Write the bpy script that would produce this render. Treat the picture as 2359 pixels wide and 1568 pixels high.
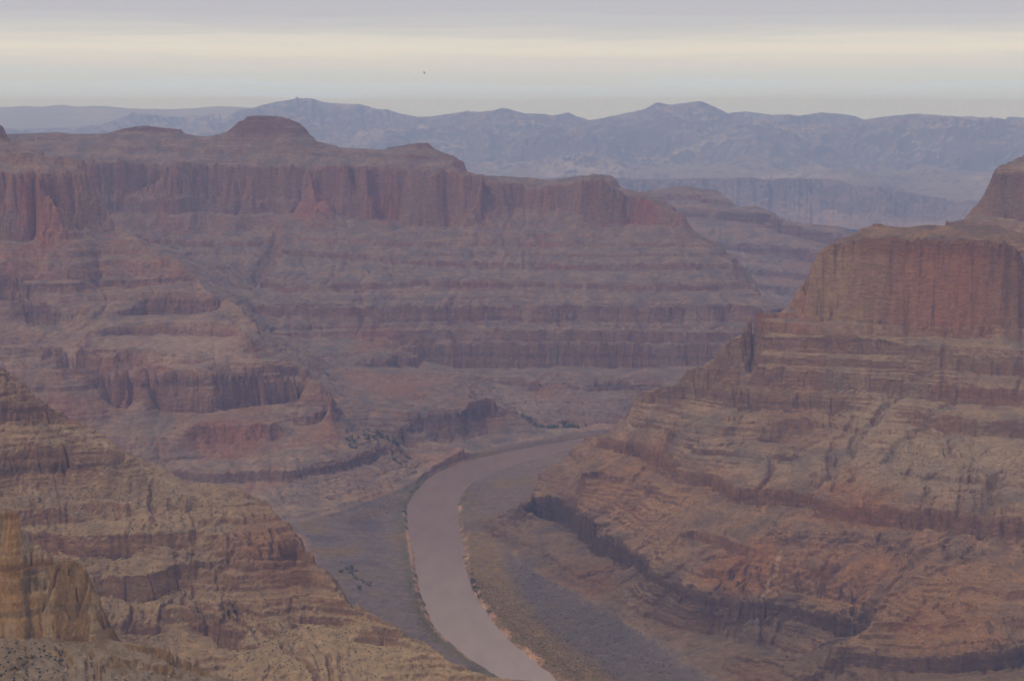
import bpy, math, random
import numpy as np

# ------------------------------------------------------------------ camera, sky, sun, exposure
SC = bpy.context.scene
for o in list(bpy.data.objects):
    bpy.data.objects.remove(o)
COL = SC.collection
CAMZ = 850.0
PITCH = math.radians(8.0)
FPX = 3739.0            # focal length in the units of the 2358 x 1568 tracing grid
CU, CV = 1179.0, 784.0

cd = bpy.data.cameras.new('camera')
cam = bpy.data.objects.new('camera', cd)
COL.objects.link(cam)
cam.location = (0, 0, CAMZ)
cam.rotation_euler = (math.radians(90) - PITCH, 0, 0)
cd.sensor_width = 36.0
cd.lens = 36.0 * FPX / 2358.0
cd.clip_start = 1.0
cd.clip_end = 120000.0
SC.camera = cam

SUN_EL = math.radians(56.0)
SUN_AZ = math.radians(235.0)       # clockwise from +Y: behind and left of the camera
sd = bpy.data.lights.new('sun', 'SUN')
sd.energy = 1.45
sd.angle = math.radians(9.0)
sd.color = (1.0, 0.88, 0.72)
sun = bpy.data.objects.new('sun', sd)
COL.objects.link(sun)
_d = np.array([math.sin(SUN_AZ) * math.cos(SUN_EL), math.cos(SUN_AZ) * math.cos(SUN_EL), math.sin(SUN_EL)])
from mathutils import Vector
sun.rotation_euler = Vector((-_d[0], -_d[1], -_d[2])).to_track_quat('-Z', 'Y').to_euler()
sun.location = (0, 0, 3000)

SC.view_settings.view_transform = 'Standard'
SC.view_settings.look = 'None'
SC.view_settings.gamma = 1.0
SC.view_settings.use_curve_mapping = False
SC.view_settings.exposure = 0.0
SC.cycles.use_denoising = True
SC.cycles.max_bounces = 6
SC.cycles.diffuse_bounces = 2
SC.cycles.volume_bounces = 1
SC.cycles.use_adaptive_sampling = False


def lin(r, g, b):
    def f(c):
        c /= 255.0
        return c / 12.92 if c <= 0.04045 else ((c + 0.055) / 1.055) ** 2.4
    return (f(r), f(g), f(b), 1.0)


W = bpy.data.worlds.new('World')
SC.world = W
W.use_nodes = True
nt = W.node_tree
nt.nodes.clear()


def N(tree, typ, **kw):
    n = tree.nodes.new(typ)
    for k, v in kw.items():
        setattr(n, k, v)
    return n


def mathn(tree, op, a, b=None, c=None, clamp=False):
    n = tree.nodes.new('ShaderNodeMath')
    n.operation = op
    n.use_clamp = clamp
    for i, v in enumerate((a, b, c)):
        if v is None:
            continue
        if isinstance(v, (int, float)):
            n.inputs[i].default_value = v
        else:
            tree.links.new(v, n.inputs[i])
    return n.outputs[0]


wo = N(nt, 'ShaderNodeOutputWorld')
sky = N(nt, 'ShaderNodeTexSky', sky_type='NISHITA', sun_disc=False, sun_elevation=SUN_EL, sun_rotation=SUN_AZ,
        altitude=1200.0, air_density=1.0, dust_density=2.0, ozone_density=1.0)
bg1 = N(nt, 'ShaderNodeBackground')
bg1.inputs[1].default_value = 0.1
nt.links.new(sky.outputs[0], bg1.inputs[0])
tc = N(nt, 'ShaderNodeTexCoord')
mp = N(nt, 'ShaderNodeMapping')
mp.inputs['Scale'].default_value = (4.0, 4.0, 100.0)
nt.links.new(tc.outputs['Generated'], mp.inputs['Vector'])
cn = N(nt, 'ShaderNodeTexNoise')
cn.inputs['Scale'].default_value = 1.6
cn.inputs['Detail'].default_value = 7.0
cn.inputs['Roughness'].default_value = 0.58
cn.inputs['Distortion'].default_value = 0.6
nt.links.new(mp.outputs[0], cn.inputs['Vector'])
sx = N(nt, 'ShaderNodeSeparateXYZ')
nt.links.new(tc.outputs['Generated'], sx.inputs[0])
el = mathn(nt, 'MULTIPLY_ADD', cn.outputs['Fac'], 0.018, -0.009)
el = mathn(nt, 'ADD', sx.outputs['Z'], el)
fac = mathn(nt, 'DIVIDE', mathn(nt, 'ADD', el, 0.02), 0.14, clamp=True)   # -0.02 .. 0.12
rp = N(nt, 'ShaderNodeValToRGB')
er = rp.color_ramp
er.interpolation = 'EASE'
SKY = [(-0.02, (214, 246, 335)), (0.005, (212, 242, 315)), (0.012, (211, 230, 262)), (0.021, (212, 220, 230)),
       (0.030, (222, 221, 220)), (0.038, (236, 230, 219)), (0.043, (228, 224, 217)), (0.047, (214, 212, 211)), (0.054, (203, 202, 207)),
       (0.060, (196, 194, 203)), (0.075, (196, 194, 202)), (0.12, (175, 178, 199))]
while len(er.elements) < len(SKY):
    er.elements.new(0.5)
for e, (p, c) in zip(er.elements, SKY):
    e.position = (p + 0.02) / 0.14
    e.color = lin(*c)
nt.links.new(fac, rp.inputs[0])
bg2 = N(nt, 'ShaderNodeBackground')
bg2.inputs[1].default_value = 1.0
nt.links.new(rp.outputs[0], bg2.inputs[0])
ms = N(nt, 'ShaderNodeMixShader')
ms.inputs[0].default_value = 0.9
nt.links.new(bg1.outputs[0], ms.inputs[1])
nt.links.new(bg2.outputs[0], ms.inputs[2])
nt.links.new(ms.outputs[0], wo.inputs[0])

# ------------------------------------------------------------------ helpers
RNG = np.random.RandomState(7)
_perm = RNG.permutation(256).astype(np.int32)
_perm = np.concatenate([_perm, _perm])
_ang = RNG.rand(256) * 2 * np.pi
_gx, _gy = np.cos(_ang).astype(np.float32), np.sin(_ang).astype(np.float32)


def perlin(x, y, seed=0):
    xi = np.floor(x).astype(np.int64)
    yi = np.floor(y).astype(np.int64)
    xf = (x - xi).astype(np.float32)
    yf = (y - yi).astype(np.float32)
    xi = (xi + seed * 37) & 255
    yi = (yi + seed * 91) & 255
    u = xf * xf * xf * (xf * (xf * 6 - 15) + 10)
    v = yf * yf * yf * (yf * (yf * 6 - 15) + 10)
    x1 = (xi + 1) & 255
    y1 = (yi + 1) & 255
    a, b = _perm[xi], _perm[x1]
    h00, h10, h01, h11 = _perm[a + yi], _perm[b + yi], _perm[a + y1], _perm[b + y1]
    n00 = _gx[h00] * xf + _gy[h00] * yf
    n10 = _gx[h10] * (xf - 1) + _gy[h10] * yf
    n01 = _gx[h01] * xf + _gy[h01] * (yf - 1)
    n11 = _gx[h11] * (xf - 1) + _gy[h11] * (yf - 1)
    a = n00 + u * (n10 - n00)
    b = n01 + u * (n11 - n01)
    return (a + v * (b - a)) * 1.5


def fbm(x, y, scale, octaves=4, seed=0, gain=0.5):
    s, amp, tot, f = 0.0, 1.0, 0.0, 1.0 / scale
    for i in range(octaves):
        s = s + amp * perlin(x * f + 13.7 * i, y * f - 7.1 * i, seed + i)
        tot += amp
        amp *= gain
        f *= 2.03
    return s / tot


def ridged(x, y, scale, octaves=4, seed=0, gain=0.5):
    s, amp, tot, f = 0.0, 1.0, 0.0, 1.0 / scale
    for i in range(octaves):
        s = s + amp * (1.0 - np.abs(perlin(x * f + 3.3 * i, y * f + 9.1 * i, seed + i)) * 1.6)
        tot += amp
        amp *= gain
        f *= 2.07
    return s / tot


def sstep(a, b, x):
    t = np.clip((x - a) / (b - a), 0, 1)
    return t * t * (3 - 2 * t)


def ray(U, V):
    a = (U - CU) / FPX
    b = -(V - CV) / FPX
    dx = a
    dy = math.cos(PITCH) + b * math.sin(PITCH)
    dz = -math.sin(PITCH) + b * math.cos(PITCH)
    hn = math.hypot(dx, dy)
    return math.atan2(dx, dy), dz / hn       # azimuth, vertical slope


def pt(U, V, d):
    th, sl = ray(U, V)
    return th, d, CAMZ + d * sl


def tag(o, label=None, cat=None, group=None, kind=None):
    if label:
        o['label'] = label
    if cat:
        o['category'] = cat
    if group:
        o['group'] = group
    if kind:
        o['kind'] = kind
    return o


# ------------------------------------------------------------------ the canyon: contours traced at real distances
class Field:
    """Height field on a grid of azimuth and log range, interpolated between surveyed lines."""

    def __init__(self, th0, th1, r0, r1, nt_):
        self.th0, self.th1 = th0, th1
        self.nt = nt_
        self.dt = (th1 - th0) / (nt_ - 1)
        self.l0 = math.log(r0)
        self.nr = int((math.log(r1) - self.l0) / self.dt) + 2
        self.lines = []        # (region, [(th, r, z), ...])

    def add(self, reg, pts):
        self.lines.append((reg, pts))

    def solve(self):
        st = np.zeros((self.nr, self.nt))
        ct = np.zeros((self.nr, self.nt))
        lab = np.zeros((self.nr, self.nt), np.int8)
        for reg, pts in self.lines:
            for (t0, r0, z0), (t1, r1, z1) in zip(pts[:-1], pts[1:]):
                n = int(max(abs(t1 - t0), abs(math.log(r1 / r0))) / self.dt * 2.2) + 2
                f = np.linspace(0, 1, n)
                t = t0 + (t1 - t0) * f
                l = np.log(r0 + (r1 - r0) * f)
                z = z0 + (z1 - z0) * f
                j = np.round((t - self.th0) / self.dt).astype(int)
                i = np.round((l - self.l0) / self.dt).astype(int)
                ok = (j >= 0) & (j < self.nt) & (i >= 0) & (i < self.nr)
                np.add.at(st, (i[ok], j[ok]), z[ok])
                np.add.at(ct, (i[ok], j[ok]), 1)
                lab[i[ok], j[ok]] = reg
        levels = [(st, ct)]
        while min(levels[-1][0].shape) > 12:
            s, c = levels[-1]
            nr, nc = (s.shape[0] + 1) // 2 * 2, (s.shape[1] + 1) // 2 * 2
            s2 = np.zeros((nr, nc)); s2[:s.shape[0], :s.shape[1]] = s
            c2 = np.zeros((nr, nc)); c2[:s.shape[0], :s.shape[1]] = c
            levels.append((s2.reshape(nr // 2, 2, nc // 2, 2).sum((1, 3)), c2.reshape(nr // 2, 2, nc // 2, 2).sum((1, 3))))
        h = None
        for k in range(len(levels) - 1, -1, -1):
            s, c = levels[k]
            m = c > 0
            v = np.where(m, s / np.maximum(c, 1e-9), 0)
            if h is None:
                h = np.full(s.shape, v[m].mean())
            else:
                h = np.repeat(np.repeat(h, 2, 0), 2, 1)[:s.shape[0], :s.shape[1]]
            h = np.where(m, v, h).astype(np.float32)
            v = v.astype(np.float32)
            for it in range(120 if k else 60):
                p = np.pad(h, 1, mode='edge')
                h = 0.25 * (p[:-2, 1:-1] + p[2:, 1:-1] + p[1:-1, :-2] + p[1:-1, 2:])
                h = np.where(m, v, h)
        self.h = h.astype(np.float64)
        # nearest-line region by dilation on a coarser grid
        L = lab[:self.nr // 3 * 3, :self.nt // 3 * 3].reshape(self.nr // 3, 3, self.nt // 3, 3).max((1, 3))
        for it in range(600):
            if (L > 0).all():
                break
            for ax, sh in ((0, 1), (0, -1), (1, 1), (1, -1)):
                R = np.roll(L, sh, ax)
                if ax == 0:
                    R[0 if sh == 1 else -1] = 0
                else:
                    R[:, 0 if sh == 1 else -1] = 0
                L = np.where(L == 0, R, L)
        self.lab = L
        return self

    def erode(self, rounds=3, k=0.5, cap=14.0, seed=0, rough=3.0, keep=None):
        th = self.th0 + np.arange(self.nt) * self.dt
        r = np.exp(self.l0 + np.arange(self.nr) * self.dt)
        X = r[:, None] * np.sin(th)[None]
        Y = r[:, None] * np.cos(th)[None]
        h = self.h
        nr, ntt = h.shape
        for q in range(rounds):
            hn = h + rough * fbm(X, Y, 60.0 * r.mean() / 3500, 4, seed + q)
            p = np.pad(hn, 1, mode='edge')
            best = np.full(h.shape, 1e-6)
            rec = np.arange(nr * ntt).reshape(nr, ntt)
            base = rec.copy()
            for di, dj in ((-1, 0), (1, 0), (0, -1), (0, 1), (-1, -1), (-1, 1), (1, -1), (1, 1)):
                drop = (hn - p[1 + di:1 + di + nr, 1 + dj:1 + dj + ntt]) / (1.414 if di and dj else 1.0)
                ii = np.clip(np.arange(nr) + di, 0, nr - 1)[:, None]
                jj = np.clip(np.arange(ntt) + dj, 0, ntt - 1)[None]
                m = drop > best
                best = np.where(m, drop, best)
                rec = np.where(m, ii * ntt + jj, rec)
            order = np.argsort(-hn.ravel(), kind='stable').tolist()
            rl = rec.ravel().tolist()
            acc = [1.0] * (nr * ntt)
            for i in order:
                j = rl[i]
                if j != i:
                    acc[j] += acc[i]
            acc = np.array(acc).reshape(nr, ntt)
            c = np.minimum(k * np.power(acc, 0.42), cap)
            c = c - np.median(c)
            # soften so that gullies have flanks
            for s in range(2):
                p = np.pad(c, 1, mode='edge')
                c = 0.4 * c + 0.15 * (p[:-2, 1:-1] + p[2:, 1:-1] + p[1:-1, :-2] + p[1:-1, 2:])
            w = 1.0 if keep is None else keep
            h = h - c * w
        self.h = h
        return self

    def sample(self, th, lr, arr=None):
        a = self.h if arr is None else arr
        fi = np.clip((lr - self.l0) / self.dt, 0, self.nr - 1.001)
        fj = np.clip((th - self.th0) / self.dt, 0, self.nt - 1.001)
        i = fi.astype(np.int64); j = fj.astype(np.int64)
        u = fi - i; v = fj - j
        return (a[i, j] * (1 - u) * (1 - v) + a[i + 1, j] * u * (1 - v) + a[i, j + 1] * (1 - u) * v + a[i + 1, j + 1] * u * v)


BENCH, NEAR, FLOOR, BUTTE, LSPUR, WALL, MESA = 1, 2, 3, 4, 5, 6, 7
F = Field(-0.40, 0.40, 1000.0, 10800.0, 560)


def L(reg, pts):
    F.add(reg, [pt(*p) for p in pts])


def Lz(reg, pts, z):
    out = []
    for U, V in pts:
        th, sl = ray(U, V)
        out.append((th, (z - CAMZ) / sl, z))
    F.add(reg, out)
    return out


def H(reg, pts):                                   # (U, range, z)
    F.add(reg, [(ray(U, 900)[0], d, z) for U, d, z in pts])


def C(reg, pts, run=14.0):                         # cliff: rim (U, V, range, drop on the grid)
    top = [pt(U, V, d) for U, V, d, h in pts]
    bot = [pt(U, V + h, d - max(3.0, run * min(1.0, h / 30.0 + 0.3))) for U, V, d, h in pts]
    F.add(reg, top)
    F.add(reg, bot)


def Cz(reg, pts, z, run=14.0):
    q = []
    for U, V, h in pts:
        th, sl = ray(U, V)
        q.append((U, V, (z - CAMZ) / sl, h))
    C(reg, q, run)


def back(reg, pts, slope=0.8, zmin=40.0, drop=None, skip=25.0):
    out = []
    for U, V, d in pts:
        th, r, z = pt(U, V, d)
        zz = zmin if drop is None else z - drop
        out.append((th, r + skip + (z - zz) / slope, zz))
    F.add(reg, out)


# --- near bench with the yellow cliff block
PIL = [(-160, 1150, 1325, 312), (-8, 1160, 1322, 306), (0, 1169, 1320, 297), (24, 1169, 1318, 297), (40, 1180, 1316, 285), (46, 1200, 1314, 265), (49, 1248, 1314, 216),
       (54, 1254, 1316, 210), (84, 1252, 1318, 212), (92, 1253, 1318, 210), (96, 1268, 1318, 195), (112, 1270, 1318, 193), (117, 1286, 1318, 178), (170, 1285, 1318, 187), (174, 1295, 1318, 179),
       (194, 1297, 1316, 178), (205, 1320, 1314, 154), (210, 1354, 1312, 119), (226, 1370, 1310, 103), (233, 1405, 1308, 67),
       (239, 1460, 1305, 12)]
C(BENCH, PIL, 24.0)
F.add(BENCH, [pt(U, V + 2, d + 22) for U, V, d, h in PIL])
F.add(BENCH, [(ray(U, V)[0], d + 75, 330.0) for U, V, d, h in PIL])
L(BENCH, [(-160, 1600, 1215), (100, 1600, 1215), (350, 1600, 1212), (600, 1600, 1210)])
L(BENCH, [(-160, 1520, 1258), (0, 1520, 1258), (150, 1522, 1258), (250, 1515, 1258), (380, 1530, 1245), (450, 1550, 1238)])
BR = [(239, 1473, 1288), (300, 1480, 1276), (380, 1492, 1268), (425, 1515, 1258), (476, 1534, 1252), (490, 1552, 1246),
      (560, 1568, 1240), (620, 1600, 1235)]
L(BENCH, BR)
back(BENCH, BR, 1.1, drop=160, skip=8)
H(BENCH, [(-160, 1030, 380), (300, 1030, 340), (600, 1030, 200), (900, 1030, 60)])
H(NEAR, [(-160, 1520, 270), (200, 1560, 160), (500, 1560, 70), (800, 1560, 30)])
H(FLOOR, [(900, 1560, 20), (1400, 1560, 12), (2500, 1560, 40)])
H(FLOOR, [(1000, 1030, 40), (1700, 1030, 20), (2500, 1030, 30)])

# --- near tan spur
NO = [(145, 969, 2450), (183, 972, 2448), (213, 995, 2440), (247, 1015, 2432), (280, 1042, 2424), (300, 1052, 2420),
      (333, 1065, 2415), (383, 1082, 2410), (423, 1105, 2402), (452, 1110, 2400), (500, 1117, 2390), (536, 1125, 2382),
      (586, 1140, 2370), (636, 1160, 2350), (650, 1177, 2340), (680, 1190, 2325), (690, 1213, 2312), (703, 1233, 2300),
      (710, 1257, 2275), (730, 1290, 2250), (746, 1300, 2240), (752, 1327, 2215), (767, 1354, 2195), (784, 1381, 2180),
      (820, 1408, 2160), (850, 1414, 2150), (877, 1424, 2135), (913, 1441, 2118), (930, 1451, 2110), (947, 1468, 2100),
      (1000, 1488, 2080), (1014, 1511, 2065), (1041, 1535, 2050), (1088, 1548, 2043), (1121, 1557, 2040), (1171, 1562, 2037),
      (1222, 1568, 2035), (1340, 1600, 2010)]
L(NEAR, NO)
back(NEAR, NO, 0.78, zmin=16.0, skip=12)
NB = [(-170, 815, 2515), (0, 842, 2500), (23, 847, 2500), (37, 862, 2495), (57, 879, 2490), (60, 892, 2486), (77, 905, 2480),
      (110, 919, 2474), (123, 932, 2470), (137, 949, 2462), (145, 968, 2452)]
L(NEAR, NB)
back(NEAR, NB, 0.9, drop=300, skip=25)
C(NEAR, [(-170, 870, 2490, 22), (0, 872, 2488, 16), (55, 880, 2486, 12)], 6)
C(NEAR, [(-170, 895, 2478, 18), (0, 897, 2477, 16), (75, 906, 2475, 12)], 6)
C(NEAR, [(-170, 925, 2466, 40), (0, 922, 2466, 44), (110, 924, 2464, 42), (136, 950, 2458, 18)], 10)
C(NEAR, [(-170, 1018, 2405, 55), (0, 1024, 2400, 45), (67, 1019, 2400, 52), (150, 1022, 2398, 55), (233, 1030, 2396, 45),
         (263, 1039, 2398, 33), (287, 1052, 2402, 8)], 12)
C(NEAR, [(-170, 1195, 2310, 50), (75, 1208, 2305, 55), (150, 1215, 2300, 48), (230, 1222, 2296, 55), (300, 1222, 2285, 62),
         (320, 1218, 2280, 42), (435, 1218, 2278, 40), (530, 1230, 2272, 22)], 14)
C(NEAR, [(560, 1262, 2255, 16), (590, 1250, 2262, 38), (650, 1240, 2270, 50), (700, 1236, 2285, 52)], 10)
L(NEAR, [(100, 1142, 2350), (300, 1145, 2348), (480, 1150, 2345), (600, 1165, 2345)])
L(NEAR, [(-170, 1265, 2270), (60, 1290, 2250), (180, 1290, 2245), (250, 1306, 2235), (300, 1300, 2240), (328, 1271, 2246),
         (348, 1258, 2251), (378, 1259, 2251), (412, 1270, 2250), (569, 1281, 2250), (630, 1290, 2246)])
C(NEAR, [(-170, 1330, 2215, 45), (236, 1318, 2222, 45), (285, 1328, 2205, 60), (355, 1322, 2208, 66), (400, 1303, 2222, 60),
         (435, 1296, 2228, 54), (523, 1294, 2234, 41), (600, 1294, 2236, 39), (670, 1291, 2238, 44), (712, 1301, 2240, 40)], 12)
L(NEAR, [(240, 1400, 2178), (400, 1392, 2185), (550, 1375, 2195), (720, 1370, 2205)])
C(NEAR, [(395, 1398, 2170, 8), (430, 1402, 2165, 26), (500, 1428, 2140, 44), (545, 1446, 2128, 50), (562, 1430, 2140, 8)], 8)
C(NEAR, [(640, 1388, 2188, 6), (700, 1398, 2180, 34), (784, 1412, 2165, 38)], 14)
C(NEAR, [(836, 1449, 2122, 30), (880, 1448, 2118, 38), (930, 1459, 2106, 30), (950, 1478, 2094, 8)], 8)
C(NEAR, [(250, 1420, 2160, 12), (300, 1425, 2158, 30), (360, 1430, 2152, 34), (385, 1445, 2145, 15)], 10)
L(NEAR, [(240, 1500, 2095), (420, 1500, 2085), (560, 1512, 2070), (700, 1500, 2085), (850, 1505, 2075), (980, 1520, 2062)])
L(NEAR, [(200, 1568, 2035), (400, 1568, 2030), (600, 1568, 2025), (800, 1568, 2028), (1000, 1570, 2030), (1200, 1585, 2022)])
L(NEAR, [(200, 1660, 1950), (600, 1660, 1950), (1000, 1660, 1950), (1300, 1660, 1950)])

# --- valley floor and banks
RIVL = [(1172, 1575), (1121, 1541), (1080, 1513), (1045, 1487), (1010, 1455), (985, 1410), (968, 1360), (958, 1300), (950, 1250),
        (940, 1200), (938, 1172), (944, 1150), (962, 1128), (985, 1103), (1020, 1082), (1060, 1067), (1110, 1053), (1170, 1040),
        (1240, 1027), (1325, 1012), (1420, 996)]
RIVR = [(1295, 1575), (1235, 1527), (1180, 1482), (1140, 1440), (1108, 1395), (1085, 1352), (1072, 1315), (1067, 1290), (1068, 1262),
        (1060, 1235), (1054, 1200), (1054, 1165), (1060, 1140), (1078, 1118), (1110, 1098), (1160, 1080), (1230, 1062), (1330, 1038),
        (1430, 1016)]
for pl in ([(690, 1222), (786, 1188), (850, 1162), (920, 1135), (970, 1112), (1030, 1077), (1110, 1050), (1240, 1022), (1330, 1004)],
           [(760, 1262), (850, 1240), (930, 1225)], [(800, 1310), (945, 1300)], [(850, 1385), (962, 1380)], [(930, 1440), (985, 1430)],
           [(1030, 1500), (1060, 1515)], [(1062, 1180), (1090, 1190), (1140, 1185), (1190, 1165)], [(1080, 1290), (1120, 1262)],
           [(1085, 1140), (1160, 1120), (1225, 1100)], [(1100, 1370), (1215, 1335)], [(1130, 1410), (1300, 1385), (1356, 1400)],
           [(1180, 1460), (1300, 1440), (1400, 1435)], [(1260, 1530), (1380, 1500), (1480, 1520)], [(1320, 1568), (1450, 1560), (1620, 1572)],
           [(1134, 1232), (1125, 1250), (1155, 1286), (1212, 1330), (1255, 1348), (1309, 1374), (1356, 1400), (1406, 1420), (1450, 1480),
            (1516, 1530), (1620, 1568), (1740, 1610)]):
    Lz(FLOOR, pl, 7.5)
Lz(FLOOR, [(1330, 1006), (1420, 992), (1520, 985)], 6)
H(FLOOR, [(1150, 2150, 5), (1400, 2150, 7), (1800, 2050, 12), (2500, 2000, 30)])

# --- right spur with the red butte
Cz(BUTTE, [(1140, 1222, 4), (1151, 1220, 7), (1188, 1237, 8), (1235, 1255, 9), (1252, 1274, 8), (1279, 1294, 9), (1309, 1314, 7),
           (1349, 1331, 6), (1416, 1347, 5)], 27, 6)
Cz(BUTTE, [(1500, 1418, 3), (1572, 1443, 6), (1683, 1458, 6), (1740, 1475, 7), (1800, 1495, 7), (1854, 1515, 5)], 24, 6)
R2 = [(1203, 1158, 20), (1228, 1139, 50), (1270, 1145, 60), (1310, 1165, 60), (1369, 1215, 55), (1416, 1250, 45), (1460, 1280, 35),
      (1500, 1312, 28), (1540, 1332, 28), (1572, 1350, 33), (1613, 1361, 34), (1706, 1373, 35), (1773, 1378, 40), (1840, 1391, 37),
      (1907, 1406, 38), (1950, 1415, 50), (1985, 1423, 40)]
Cz(BUTTE, R2, 78, 10)
Cz(BUTTE, [(1915, 1492, 22), (1974, 1494, 38), (2075, 1499, 44), (2209, 1499, 44), (2358, 1489, 48), (2540, 1478, 48)], 78, 12)
L(BUTTE, [(1990, 1425, 2520), (1975, 1455, 2450), (1950, 1480, 2390), (1905, 1520, 2330), (1870, 1545, 2300)])
Cz(BUTTE, [(2000, 1434, 6), (2041, 1429, 9), (2150, 1436, 9), (2300, 1424, 9), (2358, 1425, 9), (2540, 1425, 9)], 106, 6)
Cz(BUTTE, [(1992, 1461, 8), (2100, 1468, 10), (2230, 1468, 9), (2358, 1461, 8), (2540, 1458, 8)], 92, 6)
L(BUTTE, [(1700, 1500, 2400), (1800, 1530, 2350), (1900, 1550, 2310), (2100, 1568, 2290), (2358, 1560, 2290), (2540, 1560, 2290)])
L(BUTTE, [(1650, 1600, 2310), (1900, 1610, 2260), (2358, 1610, 2240), (2540, 1610, 2240)])
Cz(BUTTE, [(1830, 1338, 4), (1850, 1341, 10), (1941, 1361, 10), (1991, 1367, 9), (2010, 1375, 4)], 100, 7)
Cz(BUTTE, [(2130, 1345, 4), (2222, 1341, 12), (2293, 1356, 13), (2358, 1354, 12), (2540, 1350, 12)], 130, 7)
Cz(BUTTE, [(1600, 1300, 5), (1680, 1315, 6), (1750, 1325, 5)], 100, 6)
R5 = [(1393, 1003, 25), (1453, 1015, 32), (1519, 1034, 38), (1572, 1072, 25), (1640, 1088, 32), (1690, 1121, 36), (1740, 1120, 38),
      (1874, 1131, 38), (1900, 1150, 30), (1991, 1160, 32), (2075, 1167, 46), (2142, 1171, 46), (2192, 1181, 46), (2276, 1188, 43),
      (2358, 1191, 44), (2540, 1200, 44)]
Cz(BUTTE, R5, 190, 11)
Cz(BUTTE, [(1330, 1090, 15), (1380, 1085, 22), (1440, 1100, 18), (1500, 1125, 12)], 140, 10)
Cz(BUTTE, [(1560, 1225, 10), (1600, 1215, 25), (1680, 1240, 30), (1720, 1255, 25), (1760, 1262, 12)], 128, 12)
Cz(BUTTE, [(1790, 1240, 12), (1850, 1238, 22), (1930, 1250, 20), (1990, 1255, 10)], 140, 10)
R6 = [(1470, 903, 3330, 26), (1560, 882, 3285, 42), (1592, 850, 3262, 58), (1640, 862, 3230, 55), (1702, 890, 3182, 50),
      (1772, 883, 3172, 52), (1856, 896, 3155, 48), (1919, 900, 3148, 46), (2000, 905, 3146, 25), (2030, 908, 3146, 6)]
C(BUTTE, R6, 16)
C(BUTTE, [(1655, 978, 3090, 30), (1720, 970, 3092, 22), (1742, 976, 3078, 42), (1786, 966, 3078, 50), (1850, 962, 3082, 38),
          (1885, 966, 3088, 6)], 12)
C(BUTTE, [(2060, 930, 3095, 14), (2120, 940, 3080, 38), (2200, 955, 3064, 38), (2265, 965, 3052, 38), (2358, 962, 3048, 42),
          (2540, 960, 3048, 42)], 12)
L(BUTTE, [(1560, 960, 3150), (1640, 1030, 3020), (1800, 1060, 2960), (2000, 1080, 2900), (2200, 1090, 2860), (2358, 1100, 2850),
          (2540, 1100, 2850)])
L(BUTTE, [(1700, 886, 3192), (1780, 880, 3186), (1900, 886, 3174), (2022, 899, 3164), (2100, 914, 3162), (2240, 927, 3152),
          (2358, 932, 3152), (2540, 932, 3152)])
C(BUTTE, [(1745, 846, 3198, 28), (1800, 846, 3194, 31), (1930, 851, 3184, 35), (2022, 863, 3178, 32), (2150, 881, 3172, 30),
          (2250, 887, 3166, 36), (2358, 891, 3165, 38), (2540, 890, 3165, 38)], 9)
C(BUTTE, [(1757, 776, 3236, 28), (1850, 771, 3236, 24), (1935, 766, 3232, 38), (2020, 776, 3227, 34), (2150, 801, 3221, 28),
          (2250, 821, 3212, 36), (2358, 821, 3211, 38), (2540, 820, 3211, 38)], 9)
C(BUTTE, [(1757, 818, 3213, 14), (1850, 815, 3212, 16), (1935, 820, 3206, 16), (2020, 826, 3202, 16), (2150, 845, 3196, 18)], 6)
RO = [(1425, 992, 3400), (1428, 965, 3390), (1450, 942, 3370), (1466, 908, 3340), (1470, 903, 3335), (1558, 882, 3292), (1590, 848, 3268),
      (1643, 838, 3240), (1655, 802, 3245), (1672, 786, 3250), (1690, 776, 3254), (1714, 758, 3258), (1722, 736, 3264), (1738, 721, 3272),
      (1790, 722, 3278), (1838, 717, 3288)]
L(BUTTE, RO)
back(BUTTE, RO, 0.9, zmin=45.0, skip=12)
TOE = [(1203, 1158, 3225), (1228, 1136, 3250), (1232, 1112, 3270), (1242, 1088, 3300), (1298, 1060, 3330), (1332, 1022, 3390),
       (1368, 998, 3430), (1393, 1001, 3330)]
L(BUTTE, TOE)
back(BUTTE, TOE, 1.0, zmin=7.0, skip=10)
L(BUTTE, [(1722, 770, 3300), (1735, 820, 3260), (1728, 868, 3225)])          # shaded gully beside the stepped wall
R8 = [(1842, 713, 3292, 12), (1852, 668, 3294, 60), (1866, 612, 3297, 116), (1886, 578, 3298, 156), (1950, 558, 3296, 175),
      (2030, 552, 3292, 188), (2130, 555, 3292, 193), (2220, 553, 3292, 202), (2300, 558, 3287, 199), (2335, 576, 3278, 182),
      (2352, 600, 3300, 140), (2420, 600, 3300, 140), (2540, 610, 3290, 140)]
C(BUTTE, R8, 22)
R9 = [(1868, 606, 3308), (1886, 576, 3325), (1906, 562, 3350), (1960, 541, 3380), (1990, 526, 3400), (2018, 514, 3420), (2040, 516, 3430),
      (2060, 523, 3430), (2100, 524, 3430), (2140, 518, 3440), (2200, 520, 3440), (2260, 518, 3440), (2300, 520, 3430), (2330, 535, 3400),
      (2400, 550, 3390), (2540, 570, 3390)]
L(BUTTE, R9)
L(BUTTE, [(1930, 551, 3345), (2030, 538, 3360), (2140, 540, 3360), (2250, 539, 3357), (2310, 548, 3340)])
back(BUTTE, R9[:4], 0.9, zmin=60.0, skip=20)
H(BUTTE, [(1960, 3700, 420), (2050, 3900, 470), (2200, 4000, 490), (2540, 4000, 500)])
L(BUTTE, [(2180, 514, 4550), (2225, 502, 4560), (2255, 499, 4572), (2310, 506, 4540), (2358, 512, 4500), (2540, 515, 4500)])
C(BUTTE, [(2257, 491, 4600, 8), (2266, 450, 4605, 50), (2276, 415, 4610, 85), (2292, 399, 4615, 104), (2358, 399, 4600, 112),
          (2540, 395, 4600, 116)], 28)
L(BUTTE, [(2290, 394, 4632), (2306, 380, 4660), (2322, 370, 4680), (2358, 355, 4720), (2540, 335, 4760)])
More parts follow.
